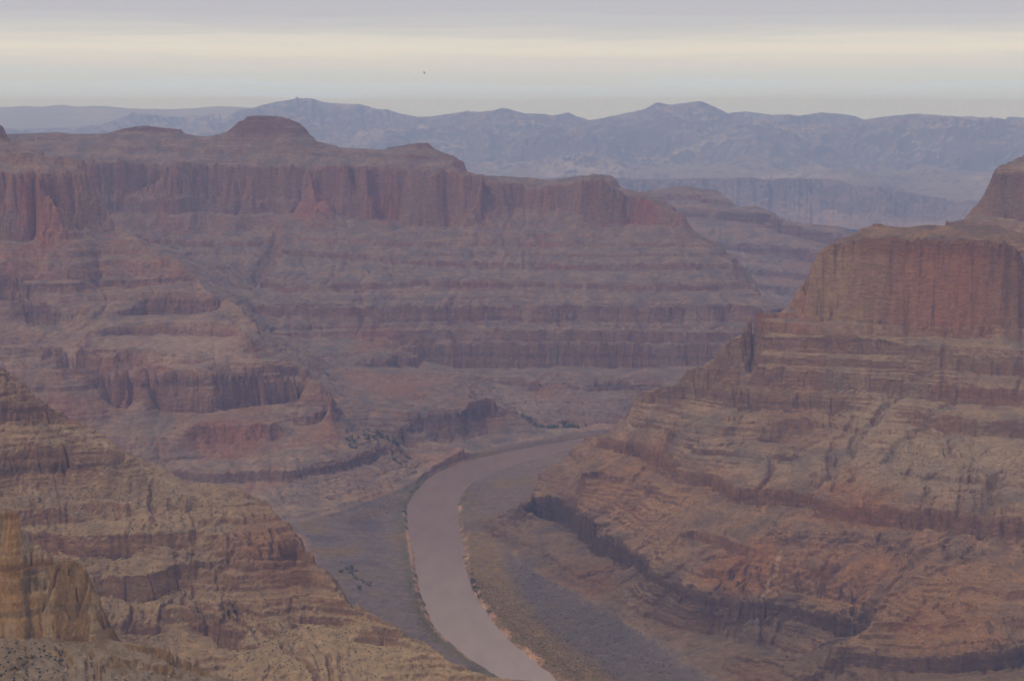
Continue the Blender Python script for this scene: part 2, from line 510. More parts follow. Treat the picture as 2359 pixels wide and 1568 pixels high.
back(BUTTE, [(2180, 514, 4560), (2255, 495, 4600), (2290, 394, 4640), (2358, 355, 4730), (2540, 335, 4770)], 0.9, zmin=260.0)

# --- far bank, low ledges
Cz(LSPUR, [(620, 1160, 5), (690, 1150, 7), (786, 1126, 7), (853, 1108, 6)], 31, 5)
Cz(LSPUR, [(640, 1192, 4), (720, 1178, 6), (800, 1156, 6), (880, 1128, 5), (930, 1108, 3)], 19, 4)
Cz(LSPUR, [(918, 1026, 3), (930, 1028, 7), (1000, 1032, 8), (1039, 1031, 7), (1043, 1040, 3)], 30, 5)
Cz(WALL, [(1000, 1019, 3), (1016, 1018, 4), (1069, 1012, 5), (1106, 1000, 5), (1169, 992, 4), (1213, 987, 4)], 28, 5)
Cz(WALL, [(1245, 978, 3), (1306, 974, 5), (1310, 976, 2)], 19, 4)
Cz(WALL, [(1255, 946, 3), (1286, 942, 7), (1350, 946, 7), (1419, 951, 7), (1520, 957, 7)], 46, 6)
Cz(LSPUR, [(250, 1036, 10), (333, 1044, 12), (450, 1043, 10), (567, 1040, 12), (580, 1044, 5)], 95, 7)
Cz(LSPUR, [(-170, 1070, 20), (300, 1070, 18), (400, 1080, 24), (500, 1080, 28), (580, 1081, 26), (640, 1080, 26), (700, 1072, 24),
           (786, 1058, 26), (840, 1035, 28), (886, 1018, 22), (902, 1014, 6)], 75, 10)
Cz(WALL, [(905, 985, 8), (940, 980, 18), (986, 966, 22), (1060, 958, 20), (1119, 951, 20), (1170, 940, 18), (1190, 938, 6)], 75, 10)
Cz(WALL, [(880, 945, 6), (919, 949, 8), (1019, 940, 10), (1119, 922, 8), (1153, 915, 6)], 105, 8)
Cz(WALL, [(1225, 899, 6), (1286, 896, 16), (1400, 898, 16), (1463, 900, 16), (1560, 905, 16), (1700, 910, 16)], 75, 9)
Cz(WALL, [(1106, 869, 6), (1250, 872, 7), (1379, 869, 7), (1500, 872, 7), (1700, 878, 7)], 108, 5)
Cz(WALL, [(1110, 882, 5), (1370, 885, 5), (1500, 887, 5), (1700, 892, 5)], 94, 5)
L(WALL, [(1160, 892, 4475), (1178, 905, 4430), (1195, 928, 4370), (1215, 950, 4310), (1235, 962, 4275)])

# --- middle left spur
Cz(LSPUR, [(-170, 880, 32), (67, 890, 35), (133, 892, 38), (183, 896, 42), (247, 910, 30), (290, 912, 28), (317, 903, 38), (400, 907, 38),
           (500, 909, 40), (520, 900, 42), (633, 893, 38), (700, 886, 45), (735, 881, 48), (762, 905, 14)], 195, 12)
C(LSPUR, [(430, 1000, 3682, 6), (446, 984, 3688, 24), (458, 986, 3686, 26), (470, 972, 3692, 44), (490, 980, 3686, 34), (506, 968, 3694, 50), (530, 974, 3690, 42), (548, 988, 3680, 24), (562, 980, 3684, 34), (580, 969, 3692, 47), (603, 981, 3686, 32), (628, 971, 3692, 46), (640, 986, 3684, 26), (655, 998, 3680, 6)], 14)
C(LSPUR, [(690, 962, 3800, 22), (730, 947, 3815, 33), (768, 942, 3835, 38), (786, 957, 3838, 12)], 12)
Cz(LSPUR, [(-170, 705, 33), (0, 712, 32), (100, 714, 32), (170, 716, 28)], 345, 12)
Cz(LSPUR, [(200, 760, 8), (245, 752, 22), (300, 748, 25), (400, 747, 25), (500, 746, 28), (545, 747, 30), (562, 758, 8)], 322, 10)
Cz(LSPUR, [(270, 712, 14), (340, 703, 26), (420, 701, 29), (480, 701, 28), (515, 694, 14)], 350, 9)
L(LSPUR, [(-170, 790, 3990), (100, 800, 3960), (250, 805, 3950), (450, 815, 3930), (620, 830, 3940)])
L(LSPUR, [(-170, 842, 3870), (100, 845, 3865), (300, 850, 3850), (500, 852, 3850), (680, 852, 3900)])
C(LSPUR, [(240, 815, 3935, 25), (290, 806, 3945, 30), (340, 812, 3938, 30), (360, 830, 3920, 8)], 12)
C(LSPUR, [(560, 840, 3900, 15), (620, 835, 3925, 22), (680, 838, 3950, 25)], 10)
L(LSPUR, [(-170, 692, 4320), (0, 689, 4330), (150, 691, 4330), (240, 690, 4330), (320, 673, 4342), (440, 663, 4352), (455, 656, 4372)])
L(LSPUR, [(-170, 560, 4440), (0, 560, 4440), (130, 563, 4440), (168, 573, 4438), (208, 602, 4425), (213, 640, 4390), (216, 676, 4350)])
C(LSPUR, [(-170, 600, 4405, 18), (0, 602, 4403, 18), (205, 612, 4408, 16)], 8)
C(LSPUR, [(-170, 645, 4368, 20), (0, 643, 4370, 22), (205, 650, 4372, 22)], 8)
L(LSPUR, [(230, 545, 4520), (262, 540, 4520), (330, 558, 4500), (400, 592, 4450), (425, 618, 4420), (452, 653, 4382)])
C(LSPUR, [(230, 600, 4450, 12), (330, 605, 4445, 14), (405, 602, 4440, 14)], 7)
C(LSPUR, [(225, 640, 4405, 14), (330, 640, 4405, 16), (435, 636, 4400, 14)], 7)
LO = [(262, 522, 4600), (322, 549, 4540), (335, 567, 4520), (389, 588, 4470), (409, 596, 4450), (425, 616, 4420), (452, 654, 4382),
      (480, 680, 4322), (520, 690, 4272), (550, 712, 4222), (600, 749, 4150), (612, 775, 4092), (643, 802, 4050), (683, 825, 4000),
      (707, 855, 3905), (734, 880, 3850), (746, 915, 3848), (786, 956, 3840), (850, 991, 3830), (897, 1012, 3800)]
L(LSPUR, LO)
back(LSPUR, LO, 0.8, drop=75, skip=15)
C(LSPUR, [(-170, 395, 4520, 165), (0, 398, 4520, 158), (58, 398, 4512, 160), (70, 400, 4560, 132), (110, 398, 4590, 140),
          (150, 398, 4598, 140), (196, 400, 4602, 126), (208, 428, 4602, 100), (222, 458, 4602, 74), (248, 494, 4602, 40),
          (262, 518, 4602, 10)], 30)
L(LSPUR, [(60, 400, 4515), (80, 425, 4505), (100, 465, 4495), (114, 492, 4485), (131, 552, 4462)])
L(LSPUR, [(70, 405, 4570), (92, 430, 4570), (112, 468, 4560), (128, 500, 4540)])
L(LSPUR, [(-170, 378, 4600), (0, 382, 4600), (100, 383, 4620), (185, 388, 4630)])
C(LSPUR, [(-170, 350, 4655, 24), (0, 354, 4655, 24), (100, 357, 4655, 23), (172, 363, 4665, 20)], 12)
C(LSPUR, [(-170, 262, 4750, 48), (0, 284, 4750, 34), (18, 299, 4755, 18), (25, 312, 4760, 6)], 16)
L(LSPUR, [(-170, 255, 4775), (0, 281, 4775), (10, 288, 4775), (21, 300, 4778), (26, 316, 4780), (60, 326, 4780), (110, 342, 4740)])
H(LSPUR, [(-170, 5100, 640), (100, 5100, 610), (220, 4950, 480), (300, 4850, 420)])

# --- main wall
WS = [(-170, 312, 5900), (60, 308, 5900), (130, 305, 5900), (230, 316, 5900), (245, 305, 5880), (285, 295, 5880), (335, 289, 5880), (360, 293, 5880),
      (405, 297, 5880), (420, 298, 5880), (445, 310, 5880), (475, 318, 5880), (490, 315, 5855)]
L(WALL, WS)
L(WALL, [(-170, 312, 6300), (230, 318, 6300), (335, 300, 6150), (475, 320, 6250), (600, 320, 6300), (700, 325, 6300)])
C(WALL, [(492, 314, 5840, 3), (500, 307, 5840, 10), (540, 287, 5840, 29), (565, 270, 5840, 45), (574, 266, 5845, 49), (640, 268, 5845, 48),
         (665, 273, 5845, 44), (690, 283, 5845, 35), (708, 296, 5845, 23), (714, 314, 5845, 4)], 46)
L(WALL, [(574, 266, 5880), (640, 268, 5880), (690, 283, 5875), (712, 308, 5870)])
L(WALL, [(505, 306, 5875), (545, 286, 5880), (566, 270, 5880)])
back(WALL, [(505, 306, 5890), (545, 286, 5900), (566, 268, 5920), (640, 268, 5920), (690, 283, 5910), (714, 314, 5890)], 0.9, drop=110, skip=20)
WS2 = [(714, 318, 5815), (750, 330, 5820), (775, 336, 5820), (790, 341, 5820), (880, 346, 5820), (888, 341, 5830), (940, 331, 5850),
       (985, 327, 5850), (1010, 340, 5850), (1035, 356, 5840), (1042, 372, 5830), (1065, 387, 5800), (1100, 401, 5780), (1112, 404, 5780),
       (1200, 409, 5800), (1275, 416, 5800), (1320, 412, 5750), (1350, 406, 5700), (1390, 403, 5650), (1408, 418, 5640), (1416, 432, 5640),
       (1425, 437, 5630), (1440, 437, 5630), (1480, 441, 5620), (1520, 455, 5600), (1555, 468, 5590), (1575, 485, 5580), (1585, 505, 5575),
       (1590, 530, 5560), (1640, 551, 5500), (1670, 576, 5420), (1700, 610, 5320), (1738, 640, 5230), (1748, 680, 5130), (1775, 695, 5080),
       (1800, 706, 5020), (1842, 720, 4950), (1900, 760, 4850)]
L(WALL, WS2)
back(WALL, WS2, 0.8, drop=230, skip=60)
L(WALL, [(1055, 393, 5765), (1112, 409, 5735), (1200, 415, 5730), (1275, 421, 5720), (1330, 416, 5690)])
L(WALL, [(480, 319, 5815), (600, 318, 5795), (714, 320, 5800)])
C(WALL, [(240, 335, 5760, 8), (350, 338, 5750, 10), (500, 342, 5740, 9), (640, 345, 5730, 9), (770, 350, 5720, 10), (900, 352, 5710, 8),
         (1030, 360, 5720, 8)], 10)
L(WALL, [(180, 360, 5680), (400, 362, 5680), (680, 368, 5660), (900, 376, 5620), (1000, 384, 5580), (1060, 395, 5560)])
C(WALL, [(180, 372, 5620, 66), (300, 372, 5622, 70), (345, 374, 5628, 70), (400, 374, 5618, 72), (500, 378, 5612, 70), (600, 380, 5610, 74),
         (690, 382, 5602, 76)], 22)
C(WALL, [(200, 450, 5592, 30), (300, 455, 5588, 30), (445, 451, 5586, 38), (520, 456, 5584, 33), (683, 461, 5568, 34)], 14)
L(WALL, [(705, 382, 5580), (712, 386, 5560), (720, 420, 5525), (724, 460, 5490), (726, 496, 5455)])
L(WALL, [(690, 497, 5480), (705, 440, 5535), (706, 392, 5575)])
L(WALL, [(766, 497, 5500), (748, 450, 5540), (736, 400, 5575)])
C(WALL, [(740, 384, 5600, 64), (790, 382, 5570, 62), (850, 385, 5556, 62), (930, 388, 5528, 64)], 22)
C(WALL, [(775, 466, 5550, 30), (820, 468, 5545, 32), (870, 472, 5532, 38), (905, 478, 5512, 34)], 14)
C(WALL, [(955, 392, 5475, 128), (1000, 396, 5458, 124), (1040, 400, 5450, 121), (1088, 412, 5450, 107), (1102, 416, 5500, 62), (1175, 422, 5520, 55),
         (1255, 432, 5520, 52), (1300, 424, 5500, 60), (1335, 416, 5460, 98), (1360, 412, 5432, 106), (1400, 430, 5424, 90), (1440, 446, 5430, 72),
         (1480, 452, 5420, 68), (1533, 468, 5402, 54), (1575, 490, 5400, 34), (1586, 515, 5400, 10)], 30)
L(WALL, [(1105, 498, 5450), (1180, 492, 5470), (1255, 494, 5465), (1310, 500, 5440)])
L(WALL, [(200, 490, 5562), (350, 492, 5552), (516, 493, 5545), (683, 499, 5490), (725, 502, 5435), (770, 502, 5485), (903, 516, 5450),
         (987, 525, 5405), (1104, 524, 5385), (1255, 526, 5375), (1403, 524, 5372), (1567, 528, 5352), (1600, 541, 5335)])
C(WALL, [(260, 520, 5520, 8), (400, 525, 5500, 12), (500, 522, 5490, 12), (612, 520, 5490, 10)], 9)
C(WALL, [(340, 548, 5440, 14), (480, 552, 5420, 14), (600, 555, 5420, 12)], 9)
L(WALL, [(400, 588, 5330), (480, 590, 5320), (590, 596, 5310)])
L(WALL, [(640, 508, 5480), (630, 545, 5450), (616, 600, 5340), (590, 640, 5230), (572, 690, 5080)])           # dark side gully
L(WALL, [(650, 510, 5410), (645, 545, 5350), (632, 600, 5230), (606, 645, 5090), (600, 690, 4960)])
C(WALL, [(655, 545, 5345, 8), (786, 548, 5340, 10), (1000, 556, 5310, 9), (1200, 560, 5290, 9), (1400, 558, 5285, 9), (1640, 560, 5290, 8)], 8)
C(WALL, [(645, 572, 5285, 14), (786, 580, 5270, 14), (900, 590, 5225, 13), (1054, 600, 5185, 14), (1222, 607, 5155, 14), (1400, 606, 5145, 16),
         (1572, 605, 5140, 16), (1690, 606, 5220, 12)], 9)
C(WALL, [(612, 640, 5095, 16), (700, 655, 5030, 18), (786, 650, 5010, 14), (1000, 643, 4990, 14), (1200, 648, 4970, 12), (1400, 650, 4962, 14),
         (1600, 652, 4960, 14), (1740, 650, 5060, 12)], 9)
L(WALL, [(590, 690, 4960), (786, 686, 4925), (1000, 686, 4905), (1300, 686, 4895), (1600, 686, 4895), (1748, 688, 4960)])
C(WALL, [(585, 702, 4900, 26), (700, 700, 4876, 25), (880, 704, 4858, 30), (1000, 701, 4856, 34), (1100, 705, 4850, 33), (1300, 700, 4846, 37),
         (1500, 704, 4846, 35), (1700, 700, 4860, 38), (1850, 720, 4860, 30)], 12)
C(WALL, [(640, 762, 4790, 16), (900, 757, 4792, 20), (950, 757, 4786, 28), (1100, 758, 4776, 24), (1300, 756, 4774, 29), (1500, 758, 4774, 29),
         (1700, 760, 4780, 30), (1850, 780, 4780, 30)], 10)
C(WALL, [(940, 796, 4742, 36), (1000, 793, 4736, 50), (1040, 791, 4728, 56), (1150, 791, 4726, 57), (1260, 789, 4720, 54), (1400, 791, 4720, 57),
         (1500, 796, 4720, 51), (1600, 791, 4722, 50), (1800, 800, 4722, 50)], 14)
L(WALL, [(700, 800, 4640), (790, 815, 4560), (860, 814, 4600), (905, 808, 4640), (950, 806, 4680)])
C(WALL, [(815, 836, 4520, 6), (835, 824, 4545, 20), (850, 832, 4540, 14), (872, 818, 4568, 30), (890, 826, 4566, 22), (920, 813, 4595, 36), (940, 822, 4600, 26), (965, 814, 4630, 36)], 14)
L(WALL, [(760, 860, 4400), (800, 880, 4335), (850, 868, 4370), (905, 862, 4400), (960, 858, 4440), (1000, 860, 4445), (1060, 858, 4480), (1098, 866, 4490)])
L(WALL, [(790, 915, 4200), (850, 910, 4210), (950, 905, 4250), (1050, 900, 4310), (1100, 898, 4360)])
L(WALL, [(1100, 860, 4600), (1250, 858, 4590), (1400, 858, 4590), (1600, 858, 4590), (1800, 870, 4590)])
H(WALL, [(1450, 4330, 14), (1700, 4300, 8), (1900, 4200, 8)])
H(WALL, [(1900, 4450, 60), (2100, 4300, 120)])

# --- far stepped mesa behind the nose of the wall
FS = [(1440, 452, 7550), (1490, 440, 7580), (1520, 436, 7600), (1560, 430, 7600), (1600, 428, 7600), (1639, 438, 7600), (1666, 455, 7560),
      (1706, 478, 7480), (1733, 474, 7480), (1773, 482, 7460), (1790, 495, 7440), (1814, 509, 7420), (1857, 515, 7400), (1907, 519, 7380),
      (1948, 526, 7360), (1964, 536, 7340), (2060, 560, 7300)]
L(MESA, FS)
back(MESA, FS, 0.6, zmin=200.0)
C(MESA, [(1500, 450, 7480, 14), (1600, 448, 7480, 12), (1660, 460, 7460, 14)], 20)
C(MESA, [(1560, 478, 7360, 18), (1680, 484, 7350, 22), (1770, 492, 7350, 28), (1800, 512, 7340, 22), (1850, 522, 7320, 26), (1960, 545, 7270, 30)], 24)
L(MESA, [(1600, 525, 7230), (1750, 540, 7180), (1850, 558, 7120), (1980, 590, 7060)])
C(MESA, [(1640, 555, 7100, 18), (1760, 562, 7060, 22), (1850, 572, 7030, 28), (1980, 596, 7010, 28)], 22)
C(MESA, [(1700, 612, 6900, 14), (1800, 622, 6850, 16), (1960, 640, 6800, 16)], 18)
C(MESA, [(1735, 650, 6720, 14), (1850, 665, 6650, 18), (1960, 670, 6600, 18)], 18)
L(MESA, [(1740, 700, 6480), (1850, 715, 6430), (2000, 720, 6430)])
H(MESA, [(1650, 5900, 60), (1900, 5700, 40), (2100, 5500, 150)])
H(MESA, [(-170, 9000, 420), (600, 9000, 350), (1200, 8600, 250), (1500, 8900, 110), (2540, 8700, 70)])
H(MESA, [(-170, 10700, 350), (1200, 10700, 150), (1500, 10700, 30), (2540, 10700, 20)])
H(MESA, [(-170, 7000, 480), (600, 7200, 420), (1200, 7000, 330)])
H(MESA, [(2100, 6800, 220), (2540, 6500, 240)])

F.solve()

# distance to the river for every grid node (signed, inside negative)
def plan(U, V, z=0.0):
    th, sl = ray(U, V)
    r = (z - CAMZ) / sl
    return r * math.sin(th), r * math.cos(th)


def curve(pts, n=400):
    p = np.array(pts)
    d = np.concatenate([[0], np.cumsum(np.hypot(*np.diff(p, axis=0).T))])
    s = np.linspace(0, d[-1], n)
    q = np.stack([np.interp(s, d, p[:, k]) for k in (0, 1)], 1)
    ker = np.hanning(21); ker /= ker.sum()
    for k in (0, 1):
        e = np.pad(q[:, k], 10, mode='reflect', reflect_type='odd')
        q[:, k] = np.convolve(e, ker, 'valid')
    return q


lb = curve([plan(1500, 1760)] + [plan(*p) for p in [(1290, 1660)] + RIVL] + [plan(1560, 980), plan(1750, 975)])
rb = curve([plan(1640, 1760)] + [plan(*p) for p in [(1410, 1660)] + RIVR] + [plan(1560, 998), plan(1750, 990)])
POLY = np.concatenate([lb, rb[::-1]])


def in_river(X, Y):
    res = np.full(X.shape, 9999.0)
    x0, x1, y0, y1 = POLY[:, 0].min() - 300, POLY[:, 0].max() + 300, POLY[:, 1].min() - 300, POLY[:, 1].max() + 300
    m = (X > x0) & (X < x1) & (Y > y0) & (Y < y1)
    px, py = X[m], Y[m]
    inside = np.zeros(px.shape, bool)
    dist = np.full(px.shape, 1e9)
    A = POLY
    B = np.roll(POLY, -1, 0)
    for (ax, ay), (bx, by) in zip(A[::2], np.roll(A[::2], -1, 0)):
        c = ((ay > py) != (by > py))
        if by != ay:
            inside ^= c & (px < (bx - ax) * (py - ay) / (by - ay) + ax)
        ex, ey = bx - ax, by - ay
        t = np.clip(((px - ax) * ex + (py - ay) * ey) / (ex * ex + ey * ey + 1e-9), 0, 1)
        dist = np.minimum(dist, (px - ax - t * ex) ** 2 + (py - ay - t * ey) ** 2)
    dist = np.sqrt(dist)
    res[m] = np.where(inside, -dist, dist)
    return res


_th = F.th0 + np.arange(F.nt) * F.dt
_lr = F.l0 + np.arange(F.nr) * F.dt
_X = np.exp(_lr)[:, None] * np.sin(_th)[None]
_Y = np.exp(_lr)[:, None] * np.cos(_th)[None]
SD = in_river(_X, _Y)
_R2 = np.exp(_lr)[:, None]
keep = sstep(9, 30, F.h) * (1 - 0.9 * sstep(5450, 5650, _R2) * sstep(670, 730, F.h)) * np.where(_R2 < 1420, 0.25, 1.0)
F.erode(3, 0.55, 11.0, seed=3, rough=5.0, keep=keep)

def hit(U, V):
    th, sl = ray(U, V)
    j = int(round((th - F.th0) / F.dt))
    rr = np.exp(_lr)
    k = np.argmax(CAMZ + rr * sl <= F.h[:, j])
    return rr[k] * math.sin(th), rr[k] * math.cos(th)


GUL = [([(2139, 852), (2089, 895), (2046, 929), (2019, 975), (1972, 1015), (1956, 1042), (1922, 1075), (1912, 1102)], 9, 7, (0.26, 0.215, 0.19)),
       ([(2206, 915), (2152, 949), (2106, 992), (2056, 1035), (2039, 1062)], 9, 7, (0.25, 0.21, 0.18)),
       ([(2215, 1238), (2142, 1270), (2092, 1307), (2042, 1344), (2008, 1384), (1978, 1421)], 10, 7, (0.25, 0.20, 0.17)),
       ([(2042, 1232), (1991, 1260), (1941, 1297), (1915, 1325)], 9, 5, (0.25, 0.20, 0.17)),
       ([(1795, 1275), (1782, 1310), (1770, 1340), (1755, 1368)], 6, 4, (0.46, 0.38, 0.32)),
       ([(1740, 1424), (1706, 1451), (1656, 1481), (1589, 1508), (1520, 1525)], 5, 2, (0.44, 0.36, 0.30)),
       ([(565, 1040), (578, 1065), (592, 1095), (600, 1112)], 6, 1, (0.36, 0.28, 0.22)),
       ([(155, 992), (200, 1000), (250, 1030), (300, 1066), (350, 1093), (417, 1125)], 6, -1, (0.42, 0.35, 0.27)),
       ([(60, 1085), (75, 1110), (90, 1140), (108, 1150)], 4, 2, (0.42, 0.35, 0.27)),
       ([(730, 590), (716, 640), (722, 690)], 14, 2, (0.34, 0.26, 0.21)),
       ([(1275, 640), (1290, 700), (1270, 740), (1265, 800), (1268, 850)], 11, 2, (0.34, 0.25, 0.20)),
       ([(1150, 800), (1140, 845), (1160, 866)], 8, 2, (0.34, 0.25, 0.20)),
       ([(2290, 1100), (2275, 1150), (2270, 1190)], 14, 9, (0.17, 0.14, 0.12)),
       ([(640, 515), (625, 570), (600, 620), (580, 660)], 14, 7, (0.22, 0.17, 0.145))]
for g in range(len(GUL)):
    P_ = np.array([hit(*p) for p in GUL[g][0]])
    GUL[g] = (P_,) + GUL[g][1:]


def gully_fields(X, Y):
    out = []
    wob = 7.0 * fbm(X, Y, 50, 3, 163)
    for P_, wd, dp, cc in GUL:
        dmin = np.full(X.shape, 1e9, np.float32)
        m = (X > P_[:, 0].min() - 60) & (X < P_[:, 0].max() + 60) & (Y > P_[:, 1].min() - 60) & (Y < P_[:, 1].max() + 60)
        if m.any():
            px, py, dd_ = X[m] + wob[m], Y[m] + wob[m] * 0.5, np.full(m.sum(), 1e9)
            for (ax, ay), (bx, by) in zip(P_[:-1], P_[1:]):
                ex, ey = bx - ax, by - ay
                t = np.clip(((px - ax) * ex + (py - ay) * ey) / (ex * ex + ey * ey + 1e-9), 0, 1)
                dd_ = np.minimum(dd_, np.hypot(px - ax - t * ex, py - ay - t * ey))
            dmin[m] = dd_
        out.append(sstep(wd * 1.5, wd * 0.4, dmin))
    return out


BUT = pt(2100, 640, 3300)
BUTX, BUTY = BUT[1] * math.sin(BUT[0]), BUT[1] * math.cos(BUT[0])

# ------------------------------------------------------------------ the fine canyon mesh
NC, NR = 1600, 1900


def layers(seed, z0, z1, lo, hi):
    rs = np.random.RandomState(seed)
    e = [z0]
    while e[-1] < z1:
        e.append(e[-1] + rs.uniform(lo, hi) * (1.8 if rs.rand() < 0.18 else 1.0))
    e = np.array(e)
    return e, rs.rand(len(e))


E1, H1 = layers(5, -60, 1100, 3.5, 9.0)
E2, H2 = layers(9, -60, 1100, 13.0, 34.0)


def terrace(z, amt, E, Hd):
    k = np.clip(np.searchsorted(E, z, 'right') - 1, 0, len(E) - 2)
    a, b = E[k], E[k + 1]
    t = (z - a) / (b - a)
    bench = 0.5 + 0.25 * Hd[k]
    out = np.where(t < bench, 0.28 * t / bench, 0.28 + 0.72 * (t - bench) / (1 - bench))
    return z + amt * (a + out * (b - a) - z)


def detail(th, lr):
    r = np.exp(lr)
    X = r * np.sin(th)
    Y = r * np.cos(th)
    h0 = F.sample(th, lr)
    up = sstep(8.5, 17, h0)
    far = np.clip(r / 3300.0, 0.45, 2.2)
    mod = np.clip(0.55 + 1.3 * fbm(X, Y, 170, 3, 27), 0.12, 1.5)
    wx = (fbm(X, Y, 130, 3, 11) * 26 + fbm(X, Y, 34, 4, 15, 0.6) * 13 * mod) * up
    wy = (fbm(X, Y, 130, 3, 21) * 26 + fbm(X, Y, 34, 4, 25, 0.6) * 13 * mod) * up
    big = np.where(r > 2700, sstep(2700, 4300, r) * 30 + 15, 0.0) * up * sstep(6300, 5700, r)
    wx = wx + big * fbm(X, Y, 340, 2, 18)
    wy = wy + big * fbm(X, Y, 340, 2, 28)
    calm = 1.0 - 0.7 * sstep(5450, 5650, r) * sstep(7000, 6500, r) * sstep(690, 760, h0)
    calm = calm * (1 - 0.9 * np.exp(-((X - BUTX) ** 2 + (Y - BUTY) ** 2) / 330.0 ** 2))
    cliffy = sstep(5050, 5300, r) * sstep(430, 500, h0) * sstep(700, 650, h0) * 85.0
    wx = wx + cliffy * fbm(X, Y, 230, 3, 38)
    wy = wy + cliffy * fbm(X, Y, 230, 3, 48)
    nearp = np.where(r < 1420, 0.06, 1.0) * calm
    Xw, Yw = X + wx * nearp, Y + wy * nearp
    thw = np.arctan2(Xw, Yw)
    lrw = 0.5 * np.log(Xw * Xw + Yw * Yw)
    h = F.sample(thw, lrw)
    e = 0.004
    gx = (F.sample(thw, lrw + 0.0025) - F.sample(thw, lrw - 0.0025)) / (r * 0.005)
    gy = (F.sample(thw + 0.0025, lrw) - F.sample(thw - 0.0025, lrw)) / (r * 0.005)
    slope = np.hypot(gx, gy)
    # buttresses and chutes
    nb = np.where(r < 1420, 0.16, 1.0) * (1 + 0.7 * sstep(4000, 4500, r))
    h = h + up * calm * nb * (3.2 * fbm(X, Y, 45, 4, 31) + mod * (ridged(X, Y, 70, 4, 41) - 0.55) * 7.0 * sstep(0.2, 0.9, slope))
    blk = perlin(X / 34.0, Y / 34.0, 77)
    h = h + up * (np.where(blk > 0.08, 1.0, -1.0) * 4.5 + np.where(perlin(X / 15.0, Y / 15.0, 78) > 0.1, 1.0, -1.0) * 2.0) * sstep(1.3, 2.6, slope) * (r > 2700)
    jt = sstep(0.07, 0.0, np.abs(perlin(X / 62.0, Y / 62.0, 57) + 0.25 * perlin(X / 17.0, Y / 17.0, 58)))
    h = h - up * jt * 15.0 * sstep(1.2, 2.4, slope) * np.where(r < 1420, 0.3, 1.0)
    h = h - (r < 1420) * up * sstep(1.2, 2.2, slope) * (9.0 * sstep(0.86, 1.0, ridged(X, Y, 17, 2, 59)) + 2.5 * fbm(X, Y, 6, 2, 67))
    h = h + up * nb * 1.2 * fbm(X, Y, 9, 3, 51)
    K = sstep(-0.25, 0.15, fbm(X, Y, 210, 3, 61) + 0.3 * fbm(X, Y, 40, 2, 64)) * 0.93 + 0.07
    K = np.where((r > 3450) & (r < 4600), np.maximum(K, 0.5), K)
    K = K * (1 - 0.85 * sstep(1.3, 2.6, slope) * sstep(425, 455, h0) * sstep(660, 620, h0) * (r > 2700))
    KF = K
    K = K * sstep(0.12, 0.38, slope)
    K2 = sstep(-0.25, 0.15, fbm(X, Y, 330, 3, 66) + 0.3 * fbm(X, Y, 60, 2, 69)) * sstep(0.2, 0.42, slope) * sstep(1.9, 1.1, slope)
    dip = 10.0 * fbm(X, Y, 900, 2, 71) + 1.4 * fbm(X, Y, 28, 2, 75)
    h = terrace(h + dip, K2 * up * 0.75, E2, H2)
    h = terrace(h, K * up * 0.92, E1, H1) - dip
    for gf, (P_, wd, dp, cc) in zip(gully_fields(X, Y), GUL):
        h = h - gf * dp * up
    sd = in_river(X, Y)
    fl = 1 - up
    flat = 5.0 + 2.0 * fbm(X, Y, 160, 3, 81) + 0.8 * fbm(X, Y, 14, 3, 85)
    flat = np.where(sstep(3200, 3320, Y) * (X > -150) > 0, 5.0 + (flat - 5.0) - 3.6 * sstep(3200, 3320, Y) * sstep(-150, -60, X), flat)
    h = h * up + fl * np.minimum(np.maximum(flat, h - 3.0), h + 2.0)
    edge = sd + 5.0 * fbm(X, Y, 40, 3, 91)
    h = np.where(edge < 10, np.minimum(h, np.maximum(-3.0, -3.0 + (edge + 3) * 0.75)), h)
    return X, Y, h, slope, KF, up, sd, dip


# rows crowd where the ground is seen and steep
nth = 240
tj = np.linspace(F.th0 + 0.004, F.th1 - 0.004, nth)
lrf = np.linspace(F.l0 + 0.002, F.l0 + (F.nr - 2) * F.dt, 5200)
B = F.sample(np.repeat(tj[None], 5200, 0), np.repeat(lrf[:, None], nth, 1))
v = (CAMZ - B) / np.exp(lrf)[:, None]
dv = np.abs(np.gradient(v, axis=0))
mn = np.minimum.accumulate(v, axis=0)
vis = (v <= mn + 0.006).astype(float)
infr = sstep(0.37, 0.35, v)
w = dv * vis * infr + 0.10 * dv * infr


def blur(a, n, ax):
    k = np.ones(n) / n
    return np.apply_along_axis(lambda q: np.convolve(np.pad(q, n // 2, mode='edge'), k, 'valid')[:len(q)], ax, a)


w = blur(blur(w, 41, 0), 9, 1)
w = w / w.sum(0, keepdims=True) + 0.22 / 5200
w = blur(w, 9, 1)
cw = np.cumsum(w, 0)
cw = (cw - cw[0]) / (cw[-1] - cw[0])
q = np.linspace(0, 1, NR)
rows = np.stack([np.interp(q, cw[:, j], lrf) for j in range(nth)], 1)
ths = np.linspace(tj[0], tj[-1], NC)
fj = np.clip((ths - tj[0]) / (tj[1] - tj[0]), 0, nth - 1.001)
j0 = fj.astype(int); fv = fj - j0
LR = rows[:, j0] * (1 - fv) + rows[:, j0 + 1] * fv
TH = np.repeat(ths[None], NR, 0)
X, Y, Z, SL, KT, UP, SDV, DIP = detail(TH, LR)


def grid_normals(X, Y, Z):
    ax, ay, az = np.gradient(X, axis=0), np.gradient(Y, axis=0), np.gradient(Z, axis=0)
    bx, by, bz = np.gradient(X, axis=1), np.gradient(Y, axis=1), np.gradient(Z, axis=1)
    nx, ny, nz = by * az - bz * ay, bz * ax - bx * az, bx * ay - by * ax
    s = np.where(nz < 0, -1, 1) / np.sqrt(nx * nx + ny * ny + nz * nz + 1e-12)
    return nx * s, ny * s, nz * s


NX, NY, NZ = grid_normals(X, Y, Z)
STEEP = sstep(0.80, 0.50, NZ)


def mix(a, b, t):
    return a + (np.asarray(b) - a) * t[..., None]


